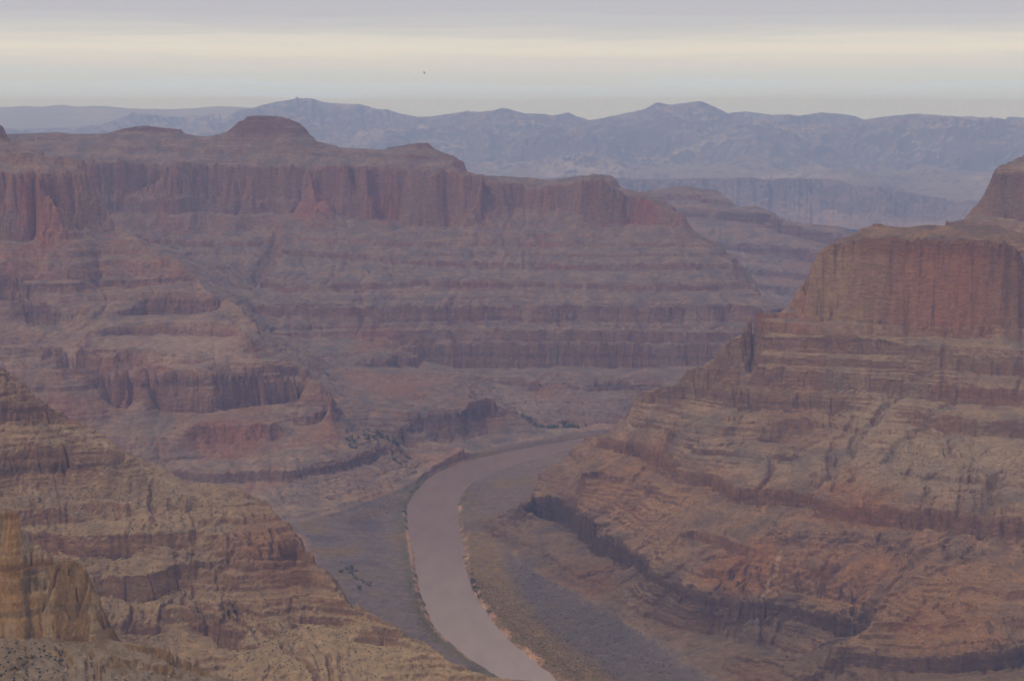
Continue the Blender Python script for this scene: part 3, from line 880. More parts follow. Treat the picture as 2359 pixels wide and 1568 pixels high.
R = np.exp(LR)
lab_i = np.clip(((LR - F.l0) / F.dt / 3).astype(int), 0, F.lab.shape[0] - 1)
lab_j = np.clip(((TH - F.th0) / F.dt / 3).astype(int), 0, F.lab.shape[1] - 1)
REG = F.lab[lab_i, lab_j].astype(np.int8)

# image-free colour survey: rock type by height above the river, place and steepness
zz = Z + DIP
n_big = fbm(X, Y, 260, 4, 101)
n_mid = fbm(X, Y, 60, 4, 105)
n_fin = fbm(X, Y, 9, 3, 109)
strat = fbm(zz * 1.0, X * 0.004 + Y * 0.003, 15.0, 4, 113, 0.6)
streak = np.where(R > 4000, fbm(X, Y, 42.0, 4, 118, 0.6), fbm(X, Y, 19.0, 4, 117, 0.6))
talus = np.empty(X.shape + (3,))
talus[:] = (0.285, 0.222, 0.178)
talus = mix(talus, (0.36, 0.27, 0.20), sstep(-0.1, 0.35, n_mid))
talus = mix(talus, (0.225, 0.185, 0.165), sstep(0.0, 0.35, -n_mid + 0.3 * n_fin))
talus = mix(talus, (0.33, 0.205, 0.130), sstep(0.05, 0.4, n_big) * (zz < 220))
cliff = np.empty(X.shape + (3,))
cliff[:] = (0.245, 0.158, 0.122)
cliff = mix(cliff, (0.275, 0.20, 0.15), sstep(0.0, 0.35, strat))
cliff = mix(cliff, (0.17, 0.115, 0.10), sstep(0.05, 0.4, -strat))
cliff = mix(cliff, (0.275, 0.15, 0.105), sstep(0.1, 0.35, n_big) * 0.7)
# chutes of scree cross the ledges
redz = sstep(400, 450, zz) * sstep(690, 640, zz) * (R > 2700)
red = np.empty(X.shape + (3,)); red[:] = (0.30, 0.18, 0.125)
red = mix(red, (0.30, 0.20, 0.14), sstep(0.0, 0.4, streak + 0.6 * n_mid))
red = mix(red, (0.31, 0.12, 0.085), sstep(0.12, 0.35, n_big))
red = mix(red, (0.215, 0.165, 0.14), sstep(0.05, 0.35, fbm(X, Y, 150, 3, 123) + 0.5 * strat) * (R > 4000))
_tp = pt(2160, 640, 3290)
_px, _py = _tp[1] * math.sin(_tp[0]), _tp[1] * math.cos(_tp[0])
_g = np.exp(-(((X - _px) / 95.0) ** 2 + ((Y - _py) / 160.0) ** 2)) * sstep(600, 570, zz)
red = mix(red, (0.40, 0.20, 0.13), np.clip(_g * 1.3 + 0.7 * n_mid * _g, 0, 1) * 0.8)
_tp = pt(1935, 680, 3290)
_px, _py = _tp[1] * math.sin(_tp[0]), _tp[1] * math.cos(_tp[0])
_g = np.exp(-(((X - _px) / 90.0) ** 2 + ((Y - _py) / 160.0) ** 2))
red = mix(red, (0.43, 0.31, 0.20), np.clip(_g + 0.7 * n_mid * _g, 0, 1) * 0.75)
red = mix(red, (0.185, 0.12, 0.10), sstep(0.1, 0.5, -streak + 0.6 * fbm(X, Y, 40, 2, 121)) * 0.8)
red = mix(red, (0.275, 0.20, 0.165), (R > 4000) * np.clip(0.42 + 0.9 * fbm(X, Y, 120, 3, 127), 0, 0.9))
cliff = cliff * (1 - redz[..., None]) + red * redz[..., None]
outc = np.maximum(STEEP, sstep(0.02, 0.28, fbm(zz * 1.0 + 40, X * 0.003 + Y * 0.002, 11.0, 3, 151, 0.6) + 0.45 * n_mid) * 0.75 * sstep(0.93, 0.86, NZ))
outc = np.maximum(STEEP, outc * (0.15 + 0.85 * KT))
outc = outc * (1 - 0.6 * sstep(0.12, 0.4, fbm(X, Y, 85, 3, 155)) * (1 - redz))
col = talus * (1 - outc[..., None]) + cliff * outc[..., None]
cap = sstep(765, 785, zz) * (R > 5400) * sstep(0.9, 0.7, NZ)
col = mix(col, (0.185, 0.115, 0.095), cap * sstep(-0.2, 0.15, strat) * 0.8)
# lower dark sandstone ledge
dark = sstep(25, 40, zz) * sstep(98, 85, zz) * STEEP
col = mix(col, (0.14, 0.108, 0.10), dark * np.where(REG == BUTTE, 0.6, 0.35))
# near ground keeps its yellower limestone
nearw = sstep(2600, 2200, R)
tan = mix(col * np.array([1.10, 1.06, 0.92]), (0.34, 0.27, 0.175), 0.35 * (1 - STEEP))
col = col * (1 - nearw[..., None]) + tan * nearw[..., None]
benchw = sstep(1420, 1380, R)
UG = np.tan(TH) * 0.965 * FPX + CU
yel = np.empty(X.shape + (3,)); yel[:] = (0.41, 0.275, 0.145)
yel = mix(yel, (0.44, 0.345, 0.26), sstep(50, 62, UG) * sstep(128, 112, UG) * sstep(468, 476, Z + 3 * n_mid))
yel = mix(yel, (0.285, 0.20, 0.115), sstep(122, 140, UG + 20 * n_mid))
yel = mix(yel, (0.20, 0.155, 0.10), sstep(4, 1.5, np.abs(Z - 458 + 3 * n_mid)) * 0.6)
yel = mix(yel, (0.42, 0.33, 0.22), sstep(0.1, 0.4, fbm(X, Y, 18, 3, 131)))
yel = mix(yel, (0.14, 0.115, 0.08), sstep(0.12, 0.4, fbm(X, Y, 14, 3, 135)) * 0.8)
yel = mix(yel, (0.25, 0.15, 0.08), sstep(0.05, 0.4, strat))
scree = np.empty(X.shape + (3,)); scree[:] = (0.30, 0.255, 0.215)
scree = mix(scree, (0.20, 0.16, 0.11), sstep(0.0, 0.4, n_mid + 0.5 * n_fin))
bc = scree * (1 - STEEP[..., None]) + yel * STEEP[..., None]
col = col * (1 - benchw[..., None]) + bc * benchw[..., None]
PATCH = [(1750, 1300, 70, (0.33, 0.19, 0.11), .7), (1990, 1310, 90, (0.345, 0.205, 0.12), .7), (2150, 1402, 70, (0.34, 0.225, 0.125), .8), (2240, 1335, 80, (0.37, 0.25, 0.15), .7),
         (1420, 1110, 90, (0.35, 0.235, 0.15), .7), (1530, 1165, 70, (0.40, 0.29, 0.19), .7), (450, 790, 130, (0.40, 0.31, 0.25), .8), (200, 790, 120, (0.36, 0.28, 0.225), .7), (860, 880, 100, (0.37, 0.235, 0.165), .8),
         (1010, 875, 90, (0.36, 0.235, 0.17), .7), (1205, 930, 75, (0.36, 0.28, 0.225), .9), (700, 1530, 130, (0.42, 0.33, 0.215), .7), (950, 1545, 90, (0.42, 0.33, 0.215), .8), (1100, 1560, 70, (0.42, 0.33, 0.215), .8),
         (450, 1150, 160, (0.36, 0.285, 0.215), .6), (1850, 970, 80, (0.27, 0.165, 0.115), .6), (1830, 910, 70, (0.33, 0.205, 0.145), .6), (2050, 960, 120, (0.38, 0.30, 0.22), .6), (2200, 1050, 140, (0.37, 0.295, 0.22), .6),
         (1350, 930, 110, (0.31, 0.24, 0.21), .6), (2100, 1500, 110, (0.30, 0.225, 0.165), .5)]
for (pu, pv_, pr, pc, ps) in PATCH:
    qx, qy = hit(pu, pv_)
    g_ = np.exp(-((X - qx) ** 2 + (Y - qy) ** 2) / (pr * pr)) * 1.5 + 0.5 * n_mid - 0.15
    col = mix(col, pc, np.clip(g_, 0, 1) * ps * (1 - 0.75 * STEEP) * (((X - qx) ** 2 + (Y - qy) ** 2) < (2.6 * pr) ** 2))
for (pu, pv_, pr, pc) in ((722, 470, 70, (0.34, 0.17, 0.11)), (735, 430, 50, (0.32, 0.16, 0.105)), (880, 490, 60, (0.34, 0.17, 0.12)), (110, 500, 60, (0.29, 0.155, 0.105)),
                          (540, 990, 90, (0.31, 0.165, 0.115)), (640, 1260, 70, (0.29, 0.165, 0.11))):
    qx, qy = hit(pu, pv_)
    g_ = np.exp(-((X - qx) ** 2 + (Y - qy) ** 2) / (pr * pr)) * 1.6 + 0.5 * n_mid - 0.2
    col = mix(col, pc, np.clip(g_, 0, 1) * 0.75)
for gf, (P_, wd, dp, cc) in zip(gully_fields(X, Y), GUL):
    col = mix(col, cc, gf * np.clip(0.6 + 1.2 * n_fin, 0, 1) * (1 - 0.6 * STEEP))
# plain by the river: grey silt, olive and ochre scrub bands
flo = np.clip((1 - UP) * 1.6 + 0.9 * fbm(X, Y, 70, 4, 147), 0, 1) * np.where((Y > 2950) & (X < -120), sstep(11.5, 8.5, Z), sstep(17, 9, Z))
silt = np.empty(X.shape + (3,)); silt[:] = (0.185, 0.15, 0.14)
band = fbm(X, Y, 120, 4, 141)
bfin = fbm(X, Y, 22, 3, 143)
silt = mix(silt, (0.20, 0.155, 0.10), sstep(0.05, 0.35, band))
silt = mix(silt, (0.13, 0.11, 0.11), sstep(0.05, 0.4, -band))
_o = np.argsort(rb[:, 1])
right = (X > np.interp(Y, rb[_o, 1], rb[_o, 0]) - 2) & (Y < 3250)
dr = SDV + 22 * band + 8 * bfin
silt = mix(silt, (0.135, 0.113, 0.108), right * sstep(45, 85, dr) * sstep(250, 150, dr + 30 * bfin) * np.clip(0.75 + 0.9 * bfin, 0, 1))
silt = mix(silt, (0.27, 0.175, 0.07), right * sstep(95, 55, dr) * np.clip(0.75 + bfin, 0, 1))
silt = mix(silt, (0.15, 0.14, 0.075), right * sstep(0.1, 0.3, bfin) * sstep(100, 60, dr) * 0.7)
_wet = sstep(3180, 3300, Y) * sstep(-160, -60, X)
silt = mix(silt, (0.205, 0.152, 0.130), _wet * 0.85)
silt = mix(silt, (0.24, 0.165, 0.085), _wet * sstep(0.12, 0.3, band + 0.4 * bfin) * 0.6)
silt = mix(silt, (0.145, 0.13, 0.075), (1 - _wet) * (~right) * sstep(34, 18, dr) * 0.8)
silt = mix(silt, (0.22, 0.155, 0.085), (~right) * (Y > 3050) * sstep(0.0, 0.3, band) * 0.8)
bank = sstep(14, 6, SDV) * (SDV < 20)
silt = mix(silt, (0.50, 0.32, 0.215), bank * sstep(-0.15, 0.2, fbm(X, Y, 45, 3, 145)) * (Y < 3450))
col = col * (1 - flo[..., None]) + silt * flo[..., None]
col = col * (1 + 0.20 * n_fin[..., None] + 0.10 * strat[..., None])
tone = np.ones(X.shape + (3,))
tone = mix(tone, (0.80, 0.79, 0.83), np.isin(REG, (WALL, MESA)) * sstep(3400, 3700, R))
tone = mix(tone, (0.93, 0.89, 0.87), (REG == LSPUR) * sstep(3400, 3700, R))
rside = (X > np.interp(Y, rb[_o, 1], rb[_o, 0]) - 2) * (R > 2000) * (R < 4000)
BB = np.maximum((REG == BUTTE) * 1.0, (REG == FLOOR) * rside * (1 - flo))
tone = mix(tone, (1.0, 0.955, 0.83), sstep(2650, 2450, R) * (REG != FLOOR))
tone = mix(tone, (1.0, 0.97, 0.84), BB)
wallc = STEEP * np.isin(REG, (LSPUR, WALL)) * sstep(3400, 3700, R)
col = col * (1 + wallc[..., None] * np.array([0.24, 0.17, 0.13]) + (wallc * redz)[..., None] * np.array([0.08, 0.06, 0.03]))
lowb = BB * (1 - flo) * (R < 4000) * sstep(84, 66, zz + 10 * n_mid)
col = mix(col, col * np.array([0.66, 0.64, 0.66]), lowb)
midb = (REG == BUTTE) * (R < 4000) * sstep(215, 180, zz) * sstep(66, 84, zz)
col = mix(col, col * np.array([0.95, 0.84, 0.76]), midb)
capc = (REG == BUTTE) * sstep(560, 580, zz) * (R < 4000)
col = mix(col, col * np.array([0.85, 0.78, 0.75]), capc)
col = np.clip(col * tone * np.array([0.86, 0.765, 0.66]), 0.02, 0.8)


def rock_material(name, bump, scale, aniso=(0.2, 0.2, 0.6)):
    m = bpy.data.materials.new(name)
    m.use_nodes = True
    t = m.node_tree
    t.nodes.clear()
    out = N(t, 'ShaderNodeOutputMaterial')
    bs = N(t, 'ShaderNodeBsdfPrincipled')
    bs.inputs['Roughness'].default_value = 0.95
    bs.inputs['Specular IOR Level'].default_value = 0.1
    at = N(t, 'ShaderNodeAttribute', attribute_name='rock')
    geo = N(t, 'ShaderNodeNewGeometry')
    mp1 = N(t, 'ShaderNodeMapping')
    mp1.inputs['Scale'].default_value = tuple(q * scale for q in aniso)
    t.links.new(geo.outputs['Position'], mp1.inputs[0])
    n1 = N(t, 'ShaderNodeTexNoise')
    n1.inputs['Scale'].default_value = 0.28
    n1.inputs['Detail'].default_value = 6
    n1.inputs['Roughness'].default_value = 0.65
    t.links.new(mp1.outputs[0], n1.inputs['Vector'])
    n2 = N(t, 'ShaderNodeTexNoise')
    n2.inputs['Scale'].default_value = 0.22 * scale
    n2.inputs['Detail'].default_value = 5
    n2.inputs['Roughness'].default_value = 0.7
    t.links.new(geo.outputs['Position'], n2.inputs['Vector'])
    s = mathn(t, 'ADD', mathn(t, 'MULTIPLY', n1.outputs['Fac'], 0.55), mathn(t, 'MULTIPLY', n2.outputs['Fac'], 0.45))
    k = mathn(t, 'MULTIPLY_ADD', s, 2.3, -0.15)
    mx = N(t, 'ShaderNodeMix', data_type='RGBA', blend_type='MULTIPLY')
    mx.inputs[0].default_value = 1.0
    cb = N(t, 'ShaderNodeCombineXYZ')
    for i in range(3):
        t.links.new(k, cb.inputs[i])
    t.links.new(at.outputs['Color'], mx.inputs[6])
    t.links.new(cb.outputs[0], mx.inputs[7])
    t.links.new(mx.outputs[2], bs.inputs['Base Color'])
    bp = N(t, 'ShaderNodeBump')
    bp.inputs['Strength'].default_value = 0.8
    bp.inputs['Distance'].default_value = bump
    t.links.new(s, bp.inputs['Height'])
    t.links.new(bp.outputs[0], bs.inputs['Normal'])
    t.links.new(bs.outputs[0], out.inputs[0])
    return m


ROCK = rock_material('canyon_rock', 7.0, 1.0)
ROCKFAR = rock_material('mountain_rock', 60.0, 0.02)
ROCKNEAR = rock_material('ochre_rock', 3.0, 2.0, (0.8, 0.8, 0.22))
SILT = rock_material('river_silt', 1.5, 1.0)


def grid_mesh(name, X, Y, Z, colr, mat, facemask=None):
    nr, nc = X.shape
    idx = np.arange(nr * nc).reshape(nr, nc)
    f = np.stack([idx[:-1, :-1], idx[:-1, 1:], idx[1:, 1:], idx[1:, :-1]], -1)
    f = f.reshape(-1, 4) if facemask is None else f[facemask]
    used, inv = np.unique(f, return_inverse=True)
    f = inv.reshape(-1, 4)
    me = bpy.data.meshes.new(name)
    co = np.stack([X.ravel()[used], Y.ravel()[used], Z.ravel()[used]], 1).astype(np.float32)
    me.vertices.add(len(used))
    me.vertices.foreach_set('co', co.ravel())
    me.loops.add(f.size)
    me.loops.foreach_set('vertex_index', f.ravel().astype(np.int32))
    me.polygons.add(len(f))
    me.polygons.foreach_set('loop_start', np.arange(0, f.size, 4, dtype=np.int32))
    me.polygons.foreach_set('loop_total', np.full(len(f), 4, np.int32))
    me.polygons.foreach_set('use_smooth', np.ones(len(f), bool))
    a = me.attributes.new('rock', 'FLOAT_COLOR', 'POINT')
    c4 = np.ones((len(used), 4), np.float32)
    c4[:, :3] = colr.reshape(-1, 3)[used]
    a.data.foreach_set('color', c4.ravel())
    me.update(calc_edges=True)
    me.materials.append(mat)
    o = bpy.data.objects.new(name, me)
    COL.objects.link(o)
    return o


FR = REG[:-1, :-1]
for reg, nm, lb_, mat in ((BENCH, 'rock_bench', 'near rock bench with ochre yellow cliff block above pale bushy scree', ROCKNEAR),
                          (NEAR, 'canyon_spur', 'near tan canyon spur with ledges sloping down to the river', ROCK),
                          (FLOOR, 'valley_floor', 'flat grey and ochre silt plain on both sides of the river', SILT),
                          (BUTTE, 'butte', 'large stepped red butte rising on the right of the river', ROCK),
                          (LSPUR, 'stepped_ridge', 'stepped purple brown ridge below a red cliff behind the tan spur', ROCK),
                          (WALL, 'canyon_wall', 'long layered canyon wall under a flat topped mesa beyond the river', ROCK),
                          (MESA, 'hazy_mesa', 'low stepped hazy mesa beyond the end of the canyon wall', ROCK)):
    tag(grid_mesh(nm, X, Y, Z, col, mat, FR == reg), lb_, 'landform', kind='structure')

# ------------------------------------------------------------------ mountains beyond
def range_mesh(name, lines, th0, th1, r0, r1, ntt, cols, label, seed, amp, kk, cap, crest, nsc=1500.0, e0=230.0):
    G = Field(th0, th1, r0, r1, ntt)
    for p in lines:
        G.add(1, p)
    G.solve()
    th = G.th0 + np.arange(G.nt) * G.dt
    r = np.exp(G.l0 + np.arange(G.nr) * G.dt)
    X = r[:, None] * np.sin(th)[None]
    Y = r[:, None] * np.cos(th)[None]
    sc = r.mean() / 12000.0
    env = np.clip((G.h - e0) / 250, 0.1, 1)
    G.h = G.h + env * amp * ((ridged(X, Y, nsc * sc, 5, seed) - 0.62) * 1.0)
    G.erode(3, kk, cap, seed=seed, rough=14.0 * sc, keep=None)
    Z = G.h + env * amp * 0.10 * fbm(X, Y, 160 * sc, 4, seed + 9)
    cth = np.array([p[0] for p in lines[0]]); csl = np.array([(p[2] - CAMZ) / p[1] for p in lines[0]])
    want = np.interp(th, cth, csl)
    got = ((Z - CAMZ) / r[:, None])[r > crest - 900].max(0)
    Z = Z + (want - got)[None] * r[:, None] * sstep(crest - 2600, crest - 500, r)[:, None]
    m_ = r <= crest - 900
    over = np.maximum(((Z - CAMZ) / r[:, None])[m_].max(0) - want + 0.0012, 0)
    for _ in range(6):
        over = np.maximum(over, 0.5 * (np.roll(over, 4) + np.roll(over, -4)))
    Z = Z - over[None] * r[:, None] * sstep(crest - 300, crest - 1100, r)[:, None] * sstep(crest * 0.72, crest * 0.8, r)[:, None]
    Z = Z + 5.0 * sc * fbm(X, Y, 110 * sc, 4, seed + 12)
    nx, ny, nz = grid_normals(X, Y, Z)
    c = np.empty(X.shape + (3,))
    c[:] = cols[0]
    n = fbm(X, Y, 900 * sc, 5, seed + 3)
    c = mix(c, cols[1], sstep(0.0, 0.3, n))
    c = mix(c, cols[2], sstep(0.9, 0.7, nz)) * 0.8
    o = grid_mesh(name, X, Y, Z, np.clip(c, 0, 1), ROCKFAR)
    tag(o, label, 'mountains', kind='structure')
    return o


MS = [(-170, 300), (20, 294), (54, 297), (124, 294), (188, 291), (234, 286), (268, 276), (291, 267), (308, 258), (317, 263), (355, 260), (379, 266),
      (409, 270), (435, 265), (469, 267), (492, 260), (523, 267), (549, 254), (586, 247), (630, 236), (663, 231), (680, 228), (684, 222), (688, 227),
      (720, 227), (747, 236), (786, 239), (830, 240), (870, 252), (890, 252), (920, 261), (960, 269), (987, 269), (1037, 262), (1078, 256), (1104, 258),
      (1134, 255), (1155, 249), (1171, 251), (1205, 261), (1255, 263), (1272, 267), (1309, 259), (1329, 269), (1339, 270), (1356, 277), (1389, 272),
      (1440, 261), (1483, 252), (1512, 236), (1547, 242), (1572, 238), (1614, 233), (1640, 244), (1676, 261), (1716, 257), (1780, 265), (1814, 263),
      (1840, 267), (1891, 259), (1941, 263), (1974, 269), (1988, 276), (2035, 269), (2108, 262), (2192, 263), (2276, 266), (2358, 271), (2540, 275)]
ml = [[pt(U, V, 24000) for U, V in MS],
      [pt(U, V + 14, 25920) for U, V in MS[::2]],
      [pt(U, V, d) for U, V, d in [(1990, 300, 21440), (2065, 294, 21440), (2142, 287, 21440), (2202, 279, 21440), (2242, 286, 21440), (2358, 290, 21440), (2540, 292, 21440)]],
      [pt(U, V, d) for U, V, d in [(-170, 345, 21120), (200, 340, 21120), (500, 330, 21120), (700, 310, 21600), (1000, 322, 21280), (1200, 318, 21120), (1450, 322, 21280),
                                   (1600, 310, 21280), (1800, 330, 21120), (1940, 330, 21120)]],
      [pt(U, V, d) for U, V, d in [(-170, 380, 19520), (400, 380, 19520), (1000, 360, 19680), (1200, 372, 19360), (1500, 368, 19360), (1800, 385, 19200), (2100, 395, 19200), (2300, 380, 19520), (2540, 380, 19520)]],
      [pt(U, V, 17920) for U, V in [(-170, 404), (1100, 402), (1700, 405), (2100, 406), (2540, 406)]],
      [(ray(U, 300)[0], 16960, 190.0) for U in (-170, 1100, 2540)], [(ray(U, 300)[0], 15000, 15.0) for U in (-170, 1100, 2540)],
      [(ray(U, 300)[0], 29600, 300.0) for U in (-170, 1100, 2540)]]
range_mesh('mountains', ml, -0.40, 0.40, 14800, 29440, 1100,
           [(0.27, 0.21, 0.17), (0.42, 0.32, 0.25), (0.15, 0.12, 0.105)], 'blue hazy mountain range along the horizon', 201, 620.0, 3.0, 60.0, 24000, 1500.0, 70.0)
HS = [(1150, 425), (1250, 412), (1330, 404), (1400, 408), (1480, 412), (1572, 411), (1639, 410), (1730, 408), (1760, 413), (1807, 410), (1901, 411),
      (1934, 415), (1958, 425), (2041, 430), (2092, 442), (2142, 452), (2192, 458), (2250, 462), (2340, 463), (2540, 464)]
hl = [[pt(U, V, 13860) for U, V in HS], [pt(U, min(V + 20, 448), 14700) for U, V in HS],
      [pt(U, min(V + 45, 480), 13020) for U, V in HS], [pt(U, 503, 12460) for U in (1150, 1700, 2540)],
      [(ray(U, 300)[0], 11900, 25.0) for U in (1150, 1700, 2540)], [(ray(U, 300)[0], 15260, 120.0) for U in (1150, 1700, 2540)]]
range_mesh('hills', hl, ray(1150, 400)[0], ray(2540, 400)[0], 11900, 15260, 620,
           [(0.27, 0.19, 0.165), (0.33, 0.22, 0.175), (0.20, 0.145, 0.13)], 'mauve foothills in front of the blue mountain range', 231, 280.0, 2.0, 34.0, 13860, 430.0, 20.0)
FRL = [(-300, 247), (0, 247), (50, 245), (100, 246), (144, 241), (174, 246), (221, 244), (268, 247), (301, 251), (352, 251), (402, 252), (452, 249), (502, 245),
       (553, 247), (700, 258), (1000, 285), (1600, 290), (2540, 290)]
fl_ = [[pt(U, V, 34500) for U, V in FRL], [pt(U, V + 9, 36800) for U, V in FRL], [pt(U, 275, 31625) for U in (-300, 1100, 2540)],
       [pt(U, 300, 29325) for U in (-300, 1100, 2540)], [(ray(U, 300)[0], 37950, 200.0) for U in (-300, 1100, 2540)]]
range_mesh('distant_ridge', fl_, -0.42, 0.42, 28750, 37950, 500,
           [(0.27, 0.22, 0.18), (0.33, 0.26, 0.20), (0.20, 0.16, 0.14)], 'very faint pale ridge on the horizon behind the mountains', 261, 40.0, 1.5, 20.0, 34500)


def simple_mat(name, colr, rough=0.9, noise=0.3, scale=1.0):
    m = bpy.data.materials.new(name)
    m.use_nodes = True
    t = m.node_tree
    bs = t.nodes['Principled BSDF']
    bs.inputs['Roughness'].default_value = rough
    n = N(t, 'ShaderNodeTexNoise')
    n.inputs['Scale'].default_value = scale
    n.inputs['Detail'].default_value = 5
    geo = N(t, 'ShaderNodeNewGeometry')
    t.links.new(geo.outputs['Position'], n.inputs['Vector'])
    r = N(t, 'ShaderNodeValToRGB')
    a = tuple(c * (1 - noise) for c in colr) + (1,)
    b = tuple(min(1, c * (1 + noise)) for c in colr) + (1,)
    r.color_ramp.elements[0].color = a
    r.color_ramp.elements[1].color = b
    r.color_ramp.elements[0].position = 0.3
    r.color_ramp.elements[1].position = 0.7
    t.links.new(n.outputs['Fac'], r.inputs[0])
    t.links.new(r.outputs[0], bs.inputs['Base Color'])
    return m


def mesh_obj(name, verts, faces, mat, smooth=False, parent=None):
    me = bpy.data.meshes.new(name)
    me.from_pydata([tuple(v) for v in verts], [], [tuple(f) for f in faces])
    me.materials.append(mat)
    if smooth:
        me.polygons.foreach_set('use_smooth', np.ones(len(me.polygons), bool))
    me.update()
    o = bpy.data.objects.new(name, me)
    COL.objects.link(o)
    if parent:
        o.parent = parent
    return o


# desert sheet under everything, out to the horizon
a = 40000.0
tag(mesh_obj('ground', [(-a, -a, -8), (a, -a, -8), (a, a, -8), (-a, a, -8)], [(0, 1, 2, 3)],
             simple_mat('desert_ground', (0.28, 0.21, 0.16), 1.0, 0.25, 0.001)), 'brown desert ground reaching to the horizon', 'ground', kind='structure')

# ------------------------------------------------------------------ river
nl = 24
rv, rf = [], []
for i in range(len(lb)):
    for k in range(nl + 1):
        f = k / nl
        ext = (f - 0.5) * 1.16 + 0.5
        p = lb[i] + (rb[i] - lb[i]) * ext
        rv.append((p[0], p[1], 0.0))
for i in range(len(lb) - 1):
    for k in range(nl):
        a0 = i * (nl + 1) + k
        rf.append((a0, a0 + 1, a0 + nl + 2, a0 + nl + 1))
wm = bpy.data.materials.new('muddy_water')
wm.use_nodes = True
t = wm.node_tree
bs = t.nodes['Principled BSDF']
bs.inputs['Roughness'].default_value = 0.28
bs.inputs['Specular IOR Level'].default_value = 0.3
bs.inputs['IOR'].default_value = 1.33
geo = N(t, 'ShaderNodeNewGeometry')
m1 = N(t, 'ShaderNodeMapping'); m1.inputs['Scale'].default_value = (0.035, 0.012, 1)
t.links.new(geo.outputs['Position'], m1.inputs[0])
n1 = N(t, 'ShaderNodeTexNoise'); n1.inputs['Scale'].default_value = 1.0; n1.inputs['Detail'].default_value = 7; n1.inputs['Roughness'].default_value = 0.65
t.links.new(m1.outputs[0], n1.inputs['Vector'])
r1 = N(t, 'ShaderNodeValToRGB')
r1.color_ramp.elements[0].position = 0.32; r1.color_ramp.elements[0].color = (0.185, 0.115, 0.08, 1)
r1.color_ramp.elements[1].position = 0.72; r1.color_ramp.elements[1].color = (0.245, 0.16, 0.113, 1)
t.links.new(n1.outputs['Fac'], r1.inputs[0])
sp = N(t, 'ShaderNodeSeparateXYZ')
t.links.new(geo.outputs['Position'], sp.inputs[0])
ld = mathn(t, 'MULTIPLY_ADD', sp.outputs['Y'], -1 / 900.0, 3200.0 / 900.0, clamp=True)  # nearer water painted paler: brighter ripple sheen put into the base colour
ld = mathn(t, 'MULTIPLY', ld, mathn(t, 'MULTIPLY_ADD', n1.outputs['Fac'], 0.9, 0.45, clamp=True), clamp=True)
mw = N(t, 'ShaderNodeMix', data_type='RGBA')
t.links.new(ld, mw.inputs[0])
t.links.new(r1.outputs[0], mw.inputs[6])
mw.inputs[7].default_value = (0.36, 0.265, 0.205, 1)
t.links.new(mw.outputs[2], bs.inputs['Base Color'])
bp = N(t, 'ShaderNodeBump'); bp.inputs['Strength'].default_value = 0.35; bp.inputs['Distance'].default_value = 0.6
m2 = N(t, 'ShaderNodeMapping'); m2.inputs['Scale'].default_value = (0.075, 0.12, 1)
t.links.new(geo.outputs['Position'], m2.inputs[0])
n2 = N(t, 'ShaderNodeTexNoise'); n2.inputs['Scale'].default_value = 1.0; n2.inputs['Detail'].default_value = 6; n2.inputs['Distortion'].default_value = 1.2
t.links.new(m2.outputs[0], n2.inputs['Vector'])
t.links.new(n2.outputs['Fac'], bp.inputs['Height'])
t.links.new(bp.outputs[0], bs.inputs['Normal'])
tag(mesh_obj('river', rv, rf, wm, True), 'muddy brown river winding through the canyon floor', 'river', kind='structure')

# ------------------------------------------------------------------ plants, boulders, bird
def ground_at(U, d):
    """height of the modelled ground at (grid column, range)"""
    th = np.array([ray(u, 1200)[0] for u in np.atleast_1d(U)])
    lr = np.log(np.atleast_1d(d).astype(float))
    x, y, z = detail(th, lr)[:3]
    return x, y, z


def leaf_clump(seed, n, flat=0.7):
    rs = np.random.RandomState(seed)
    vs, fs = [], []
    blobs = rs.normal(0, 0.32, (7, 3)) * np.array([1, 1, flat]) + np.array([0, 0, 0.5 * flat])
    for i in range(n):
        c = blobs[rs.randint(7)]
        dirv = rs.normal(size=3)
        dirv /= np.linalg.norm(dirv)
        p = c + dirv * rs.uniform(0.1, 0.33)
        p[2] = max(p[2], 0.02)
        u = rs.normal(size=3); u /= np.linalg.norm(u)
        w_ = np.cross(u, rs.normal(size=3)); w_ /= np.linalg.norm(w_)
        s_ = rs.uniform(0.07, 0.16)
        b0 = len(vs)
        vs += [p - u * s_, p + w_ * s_ * 0.55, p + u * s_, p - w_ * s_ * 0.55]
        fs.append((b0, b0 + 1, b0 + 2, b0 + 3))
    for k in range(5):                         # stems from the root
        a_ = rs.uniform(0, 6.28)
        tip = blobs[k]
        b0 = len(vs)
        q = np.array([math.cos(a_), math.sin(a_), 0]) * 0.025
        vs += [q, -q, tip]
        fs.append((b0, b0 + 1, b0 + 2))
    return vs, fs


LEAFD = simple_mat('dark_leaf', (0.062, 0.062, 0.036), 0.9, 0.35, 0.4)
LEAFG = simple_mat('green_leaf', (0.060, 0.078, 0.034), 0.9, 0.4, 0.1)
LEAFO = simple_mat('ochre_leaf', (0.24, 0.155, 0.055), 0.9, 0.4, 0.05)
STONE = simple_mat('pale_stone', (0.40, 0.34, 0.28), 0.95, 0.25, 0.5)


def scatter(name, protos, places, label, cat, group, rs, smin, smax):
    made = []
    for i, (x, y, z) in enumerate(places):
        p = protos[i % len(protos)]
        o = bpy.data.objects.new(name, p)
        s_ = rs.uniform(smin, smax)
        o.location = (x, y, z - 0.05 * s_)
        o.rotation_euler = (0, 0, rs.uniform(0, 6.28))
        o.scale = (s_, s_ * rs.uniform(0.8, 1.2), s_ * rs.uniform(0.75, 1.15))
        COL.objects.link(o)
        tag(o, label, cat, group)
        made.append(o)
    return made


def data_of(verts, faces, mat, name):
    me = bpy.data.meshes.new(name)
    me.from_pydata([tuple(v) for v in verts], [], [tuple(f) for f in faces])
    me.materials.append(mat)
    return me


